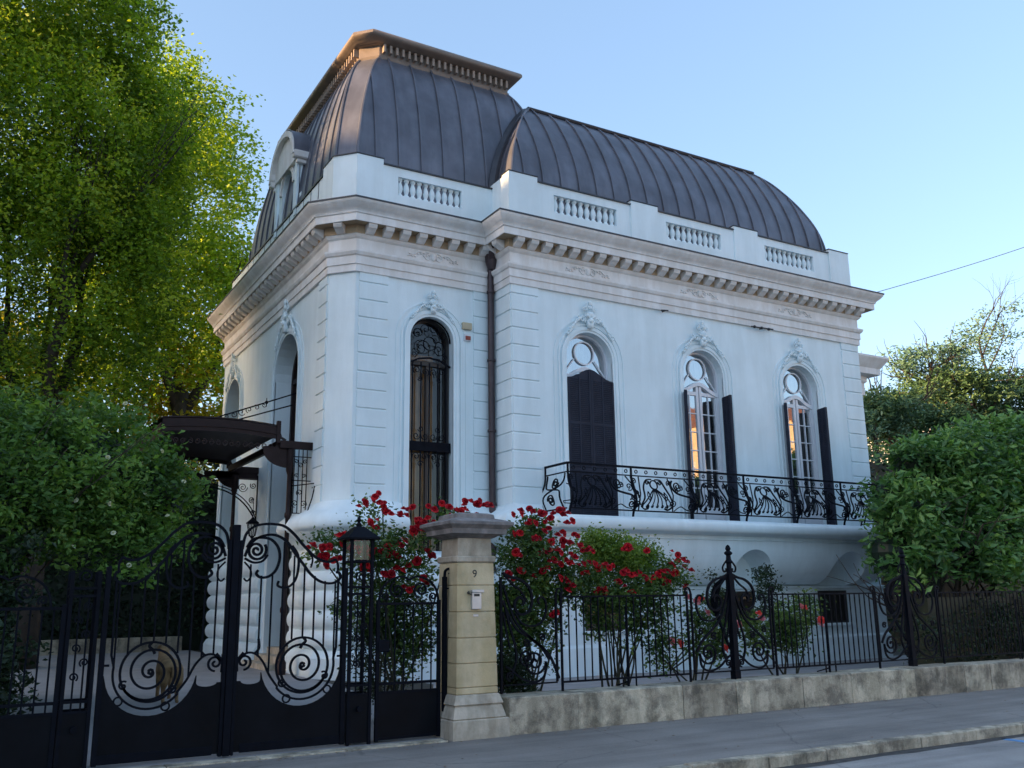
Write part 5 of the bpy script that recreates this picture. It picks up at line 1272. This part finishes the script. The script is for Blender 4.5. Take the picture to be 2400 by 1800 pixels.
rosebush('thin rose bush with coral and pink flowers around the nearer ornate fence post', (9.9, 11.5, .1), E5, 46, 22, 'leaf_rose', px([(9.6, 1.62), (9.85, 1.6), (9.78, 1.55), (9.98, 1.38), (10.5, 1.42), (10.3, .85), (9.25, .98), (9.42, .94), (10.6, 1.2)], 11.25), 'x', ['petal_coral', 'petal_pink'], 91, 6, 1.1)
E6 = [(11.9, 11.5, 1.05, .45, .25, .38), (12.6, 11.7, 1.35, .2, .2, .4), (11.1, 11.5, 1.1, .25, .2, .3)]
rosebush('green rose bush with a few coral flowers behind the bars between the two ornate posts', (12.0, 11.6, .1), E6, 75, 26, 'leaf_rose', px([(12.0, 1.45), (12.08, 1.43), (12.45, 1.22), (12.42, 1.15), (11.05, 1.35), (11.1, 1.28)], 11.25), 'x', ['petal_coral', 'petal_pink'], 101, 6, 1.1)
E7 = [(6.55, 11.35, .62, .32, .3, .35)]
rosebush('clipped dark round box shrub beside the stone pillar behind the low wall', (6.55, 11.35, .1), E7, 60, 50, 'leaf_dark', [], 'x', ['petal_red'], 111, 2, 1, 'box_shrub', rmin=.08, rmax=.14, lsize=.04)
E8 = [(5.0, 12.3, .85, .5, .4, .7), (4.85, 12.3, 1.4, .35, .3, .5), (5.3, 12.0, 1.6, .35, .3, .5), (5.6, 12.2, 1.2, .3, .3, .8)]
rosebush('dark green upright shrub behind the small gate', (5.0, 12.3, .1), E8, 60, 40, 'leaf_dark', [], 'x', ['petal_red'], 121, 3, 1, 'garden_shrub', lsize=.05)
E9 = [(12.75, 13.6, 1.5, .35, .35, .9)]
rosebush('slim dark shrub against the villa basement under the balcony', (12.9, 15.8, .15), [(13.9, 15.3, 1.3, .35, .35, .9), (15.6, 15.6, 1.6, .4, .35, .8)], 50, 36, 'leaf_dark', [], 'x', ['petal_red'], 131, 3, 1, 'garden_shrub', lsize=.07)
# broad-leaved shrub at right
t = thing('magnolia_shrub', 'large broad-leaved green shrub covering the right corner of the villa above the fence', 'shrub', (19.5, 13.6, .2))
mb = MB(); g = random.Random(41); tips = []
for k in range(6): branch(mb, (19.3+.3*(k-3)*.5, 13.8, .1), ((k-2.5)*.3, -.1+.1*(k % 3), 1), 2.2, .08, 2, g, .5, 6, .1, tips)
obj('stems', mb, 'bark', t, smooth=True)
EM = [(22.6, 13.8, 5.2, 1.5, 1.0, 1.0), (20.6, 13.6, 4.7, 1.2, 1.0, .9), (19.9, 13.6, 4.2, 1.7, 1.2, 1.15), (18.15, 13.4, 3.15, 1.25, 1.0, 1.15), (21.8, 13.6, 4.3, 1.8, 1.2, 1.6), (20.0, 13.0, 2.7, 1.9, 1.1, .9), (17.45, 13.3, 2.5, .85, .8, .75), (23.5, 13.6, 4.2, 1.8, 1.2, 1.6), (18.8, 13.5, 4.5, 1.0, .8, .75), (17.6, 13.4, 3.7, .6, .6, .6)]
C, R, T_ = clumps(EM, 980, .22, .42, .4, 55)
P, tn = spray(C, R, T_, 34, 56, .6, (.1, .95), streak=np.array([0, 0, -.15])); foliage_mesh('foliage', P, .19, 'leaf_magnolia', t, .42, .25, tn, 57)
obj('dark_fill', dark_core(t, [(e[0], e[1]+.3, e[2], e[3]*.62, e[4]*.55, e[5]*.6) for e in EM]), 'leaf_hedge', t)
t = thing('laurel_hedge', 'dark hedge along the left side of the driveway under the overhanging shrub', 'hedge', (-1, 14.5, .1))
mb = MB(); mb.ct = .1; mb.box(-6, .45, 13.6, 17.5, 0, 3.0); obj('dark_fill', mb, 'leaf_hedge', t)  # dark solid in place of the shaded inside of the hedge
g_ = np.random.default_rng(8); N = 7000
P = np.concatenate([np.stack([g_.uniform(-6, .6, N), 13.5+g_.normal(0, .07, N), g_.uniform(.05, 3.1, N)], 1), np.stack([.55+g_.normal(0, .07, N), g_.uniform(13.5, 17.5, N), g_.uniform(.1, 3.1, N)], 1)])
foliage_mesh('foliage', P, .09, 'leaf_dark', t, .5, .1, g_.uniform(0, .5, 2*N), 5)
t = thing('boundary_hedge', 'dark hedge far behind the broad-leaved shrub beyond the side bay', 'hedge', (30, 22, 0))
mb = MB(); mb.ct = .1; mb.box(23.4, 60, 22, 23, 0, 6.2); obj('dark_fill', mb, 'leaf_hedge', t)  # plain dark block standing for shaded depth behind the leaves
g_ = np.random.default_rng(9); N = 9000
P = np.stack([g_.uniform(23.2, 60, N), 21.9+g_.normal(0, .12, N), g_.uniform(0, 6.6, N)], 1); foliage_mesh('foliage', P, .22, 'leaf_dark', t, .5, .1, None, 6)
t = thing('yew_hedge', 'dark low hedge behind the fence under the broad-leaved shrub', 'hedge', (18, 12.4, .1))
C, R, T_ = clumps([(18.6, 12.3, .8, 1.6, .4, .8), (21.2, 12.3, .9, 2.0, .5, .9), (23.8, 12.4, 1.0, 1.8, .5, 1.0), (16.2, 12.2, .7, .8, .3, .55)], 260, .15, .3, .3, 65)
P, tn = spray(C, R, T_, 40, 66, .8, (.0, .6)); foliage_mesh('foliage', P, .08, 'leaf_dark', t, .5, .1, tn, 67)
mb = MB(); mb.ct = .2; mb.box(16.9, 27, 12.5, 12.9, .1, 1.55); mb.box(19.9, 32, 14.3, 15.0, .1, 3.2); obj('dark_fill', mb, 'leaf_hedge', t)  # added dark solids for shaded depth; the rear one darkens the gap under the shrub
# far right: flat-topped pines, airy tree, houses
def lumpy(x, y, z, rx, ry, rz, k, seed):
    g = random.Random(seed); out = []
    for i in range(k):
        a = (i+.5)/k*2-1; out.append((x+a*rx*.95+g.uniform(-.1, .1)*rx, y+g.uniform(-.5, .5)*ry, z+g.uniform(-.9, .9)*rz*.8-.25*rz*a*a, rx*g.uniform(.28, .48), ry*g.uniform(.5, .8), rz*g.uniform(.45, .9)))
    return out
def pine(x, y, z, rx, rz, label, seed, mat='leaf_pine', n=200, dens=34, ls=.28):
    t = thing('flat_topped_tree', label, 'tree', (x, y, 0), 'flat-topped trees behind the garden'); mb = MB(); g = random.Random(seed)
    mb.tube([(x, y, 0), (x+.2, y, z*.5), (x, y, z-.8)], [.35, .28, .2], 8)
    for k in range(6): branch(mb, (x, y, z-1.6+.1*k), (cos(k)*1.2, sin(k)*.8, .5), rx*.55, .10, 2, g, .4, 5, .12)
    obj('trunk', mb, 'bark', t, smooth=True)
    C, R, T_ = clumps(lumpy(x, y, z, rx, rx*.6, rz*1.3, 9, seed), n, .35, .9, .1, seed); P, tn = spray(C, R, T_, dens, seed+1, .45, (.2, .8)); foliage_mesh('crown', P, ls, mat, t, .35, .0, tn, seed+2)
pine(40.5, 31, 10.9, 4.6, 1.0, 'olive flat-topped tree with a level underside just right of the villa', 201, n=380)
pine(49.5, 32, 12.6, 5.4, 1.2, 'wider olive flat-topped tree near the right edge', 211, n=420)
pine(47, 33, 14.6, 3.4, .5, 'airy grey-green layered tree top above the flat-topped trees', 221, 'leaf_far', 90, 22, .26)
t = thing('airy_tree', 'thin airy tree top against the sky at the right edge', 'tree', (54, 34, 0)); mb = MB(); g = random.Random(6)
mb.tube([(54, 34, 0), (54.2, 34, 8), (54, 34, 14)], [.35, .25, .15], 8); branch(mb, (54, 34, 13), (-.2, 0, 1), 4, .12, 3, g, .45, 5, .2); obj('trunk', mb, 'bark', t, smooth=True)
C, R, T_ = clumps(lumpy(54.2, 34, 17.2, 2.8, 2, 2.0, 6, 3), 90, .4, .8, .2, 231); P, tn = spray(C, R, T_, 24, 232, .7, (.2, .9)); foliage_mesh('crown', P, .22, 'leaf_far', t, .4, 0, tn, 233)
for k, (x, z, rx) in enumerate(((38, 10.3, 2.0), (35.8, 8.6, 1.6), (45, 10.3, 5.5))):
    t = thing('background_tree', ('small far green tree at the villa right edge', 'low far tree beside the villa bay', 'far bushy tree under the flat-topped crowns')[k], 'tree', (x, 30, 0)); mb = MB(); mb.tube([(x, 30, 0), (x, 30, z-.3)], [.25, .1], 6); obj('trunk', mb, 'bark', t)
    C, R, T_ = clumps(lumpy(x, 30, z-1.8, rx, 1.5, 2.4, (4, 4, 8)[k], 7+k), (110, 110, 300)[k], .3, .8, .1, 240+k); P, tn = spray(C, R, T_, 26, 250+k, .7, (.2, .8)); foliage_mesh('crown', P, .22, 'leaf_far', t, .45, 0, tn, 260+k)
def house(x0, x1, y0, y1, h, label, mat, roofh=2.5, face=-1, winf=True, name='town_house', hip=1.2):
    t = thing(name, label, 'house', ((x0+x1)/2, (y0+y1)/2, 0)); mb = MB(); mb.box(x0, x1, y0, y1, -.1, h); obj('wall', mb, mat, t)
    mb = MB(); e = .5; mb.add([(x0-e, y0-e, h), (x1+e, y0-e, h), (x1+e, y1+e, h), (x0-e, y1+e, h), (x0+hip*2, (y0+y1)/2, h+roofh), (x1-hip*2, (y0+y1)/2, h+roofh)], [(0, 1, 2, 3), (0, 1, 5, 4), (1, 2, 5), (2, 3, 4, 5), (3, 0, 4)])
    mb.box(x0-e, x1+e, y0-e, y1+e, h-.25, h-.02); obj('roof', mb, 'tile', t)
    y = y0 if face < 0 else y1; s = -1 if face < 0 else 1
    nx = int((x1-x0)/3); nz = int(h/3.3)
    for i in range(nx):
        for j in range(nz):
            cx_ = x0+(x1-x0)*(i+.5)/nx; z = .9+j*3.3
            mb = MB(); mb.box(cx_-.6, cx_+.6, min(y, y+s*.06), max(y, y+s*.06), z, z+1.7); w_ = obj('window', mb, 'white_paint', t)
            mb = MB(); mb.box(cx_-.5, cx_+.5, min(y+s*.061, y+s*.07), max(y+s*.061, y+s*.07), z+.1, z+1.6); obj('pane', mb, 'glass_dark', w_)
    return t
house(62, 84, 42, 54, 15.5, 'pale far house with tiled roof behind the trees at the right edge', 'house_pale', 2.2)
hm = house(60, 112, -72, -60, 24.5, 'ochre sunlit house far behind the camera, mirrored in the windows', 'house_ochre', 3.2, 1); hm.rotation_euler = (0, 0, rad(40))
house(-75, -60, -60, 40, 24.6, 'unseen house-shaped sun blocker added far left of the garden', 'house_pale', 1.5)  # unseen building added to keep the low sun off villa and street
# wire
mb = MB(); a = Vector((21.7, 16.9, 10.0)); b = Vector((24.79, 14, 11.14)); c3 = a+(b-a)*1.8
mb.tube([a+(c3-a)*t+Vector((0, 0, -.12*math.sin(PI*t))) for t in [i/16 for i in range(17)]], .010, 4)
tag(obj('overhead_cable', mb, 'cable_black'), 'thin dark cable crossing the sky right of the villa cornice', 'cable')
# dog
D = thing('dog', 'tawny dog standing behind the left driveway gate leaf with its back to the street', 'dog', (2.96, 15.5, .14))
def skinned(verts, edges, radii, name, mat, parent, sub=2):
    me = bpy.data.meshes.new(name); me.from_pydata(verts, edges, []); o = bpy.data.objects.new(name, me); SC.collection.objects.link(o)
    md = o.modifiers.new('s', 'SKIN'); 
    for i, r_ in enumerate(radii): me.skin_vertices[0].data[i].radius = r_ if isinstance(r_, tuple) else (r_, r_)
    me.skin_vertices[0].data[0].use_root = True
    m2 = o.modifiers.new('u', 'SUBSURF'); m2.levels = sub; m2.render_levels = sub
    dg = bpy.context.evaluated_depsgraph_get(); nm = bpy.data.meshes.new_from_object(o.evaluated_get(dg)); bpy.data.objects.remove(o)
    for p in nm.polygons: p.use_smooth = True
    nm.materials.clear(); nm.materials.append(MATS[mat]); return link(bpy.data.objects.new(name, nm), parent)
bx, by, bz = 2.96, 15.5, .13
vv = [(0, 0, .56), (0, .22, .57), (0, .42, .55), (0, .58, .56), (0, .70, .68), (0, .78, .78), (0, .90, .76), (0, 1.0, .73),
      (.09, -.02, .48), (.11, -.06, .34), (.10, .05, .22), (.10, .02, .06), (.10, -.05, .03), (-.09, -.02, .48), (-.11, -.06, .34), (-.10, .05, .22), (-.10, .02, .06), (-.10, -.05, .03),
      (.08, .55, .44), (.09, .53, .26), (.09, .55, .05), (.09, .60, .03), (-.08, .55, .44), (-.09, .53, .26), (-.09, .55, .05), (-.09, .60, .03),
      (0, -.12, .54), (0, -.19, .42), (0, -.20, .30)]
ee = [(0, 1), (1, 2), (2, 3), (3, 4), (4, 5), (5, 6), (6, 7), (0, 8), (8, 9), (9, 10), (10, 11), (11, 12), (0, 13), (13, 14), (14, 15), (15, 16), (16, 17), (3, 18), (18, 19), (19, 20), (20, 21), (3, 22), (22, 23), (23, 24), (24, 25), (0, 26), (26, 27), (27, 28)]
rr = [.12, .13, .145, .13, .09, .085, .05, .03, .095, .075, .035, .028, .03, .095, .075, .035, .028, .03, .06, .035, .028, .03, .06, .035, .028, .03, .03, .035, .022]
skinned([(bx-v[0], by+v[1], bz+v[2]) for v in vv], ee, rr, 'body', 'fur', D)
mb = MB()
for s in (-1, 1): mb.add([(bx+s*.03, by+.74, bz+.84), (bx+s*.09, by+.76, bz+.83), (bx+s*.11, by+.78, bz+.74), (bx+s*.06, by+.79, bz+.85)], [(0, 1, 2), (0, 2, 3), (1, 2, 3)])
obj('ears', mb, 'fur', D)

g_ = np.random.default_rng(31); N = 420
P = np.stack([g_.uniform(-2, 20, N), np.where(g_.uniform(0, 1, N) < .6, 10.40-abs(g_.normal(0, .10, N)), g_.uniform(7.8, 10.4, N)), np.full(N, .004)], 1)
fl = foliage_mesh('fallen_leaves', P, .035, 'leaf_dry', None, .6, 0, None, 33); fl.scale = (1, 1, .25)
tag(fl, 'scattered small dry leaves and petals on the pavement along the wall', 'fallen leaves', kind='stuff')
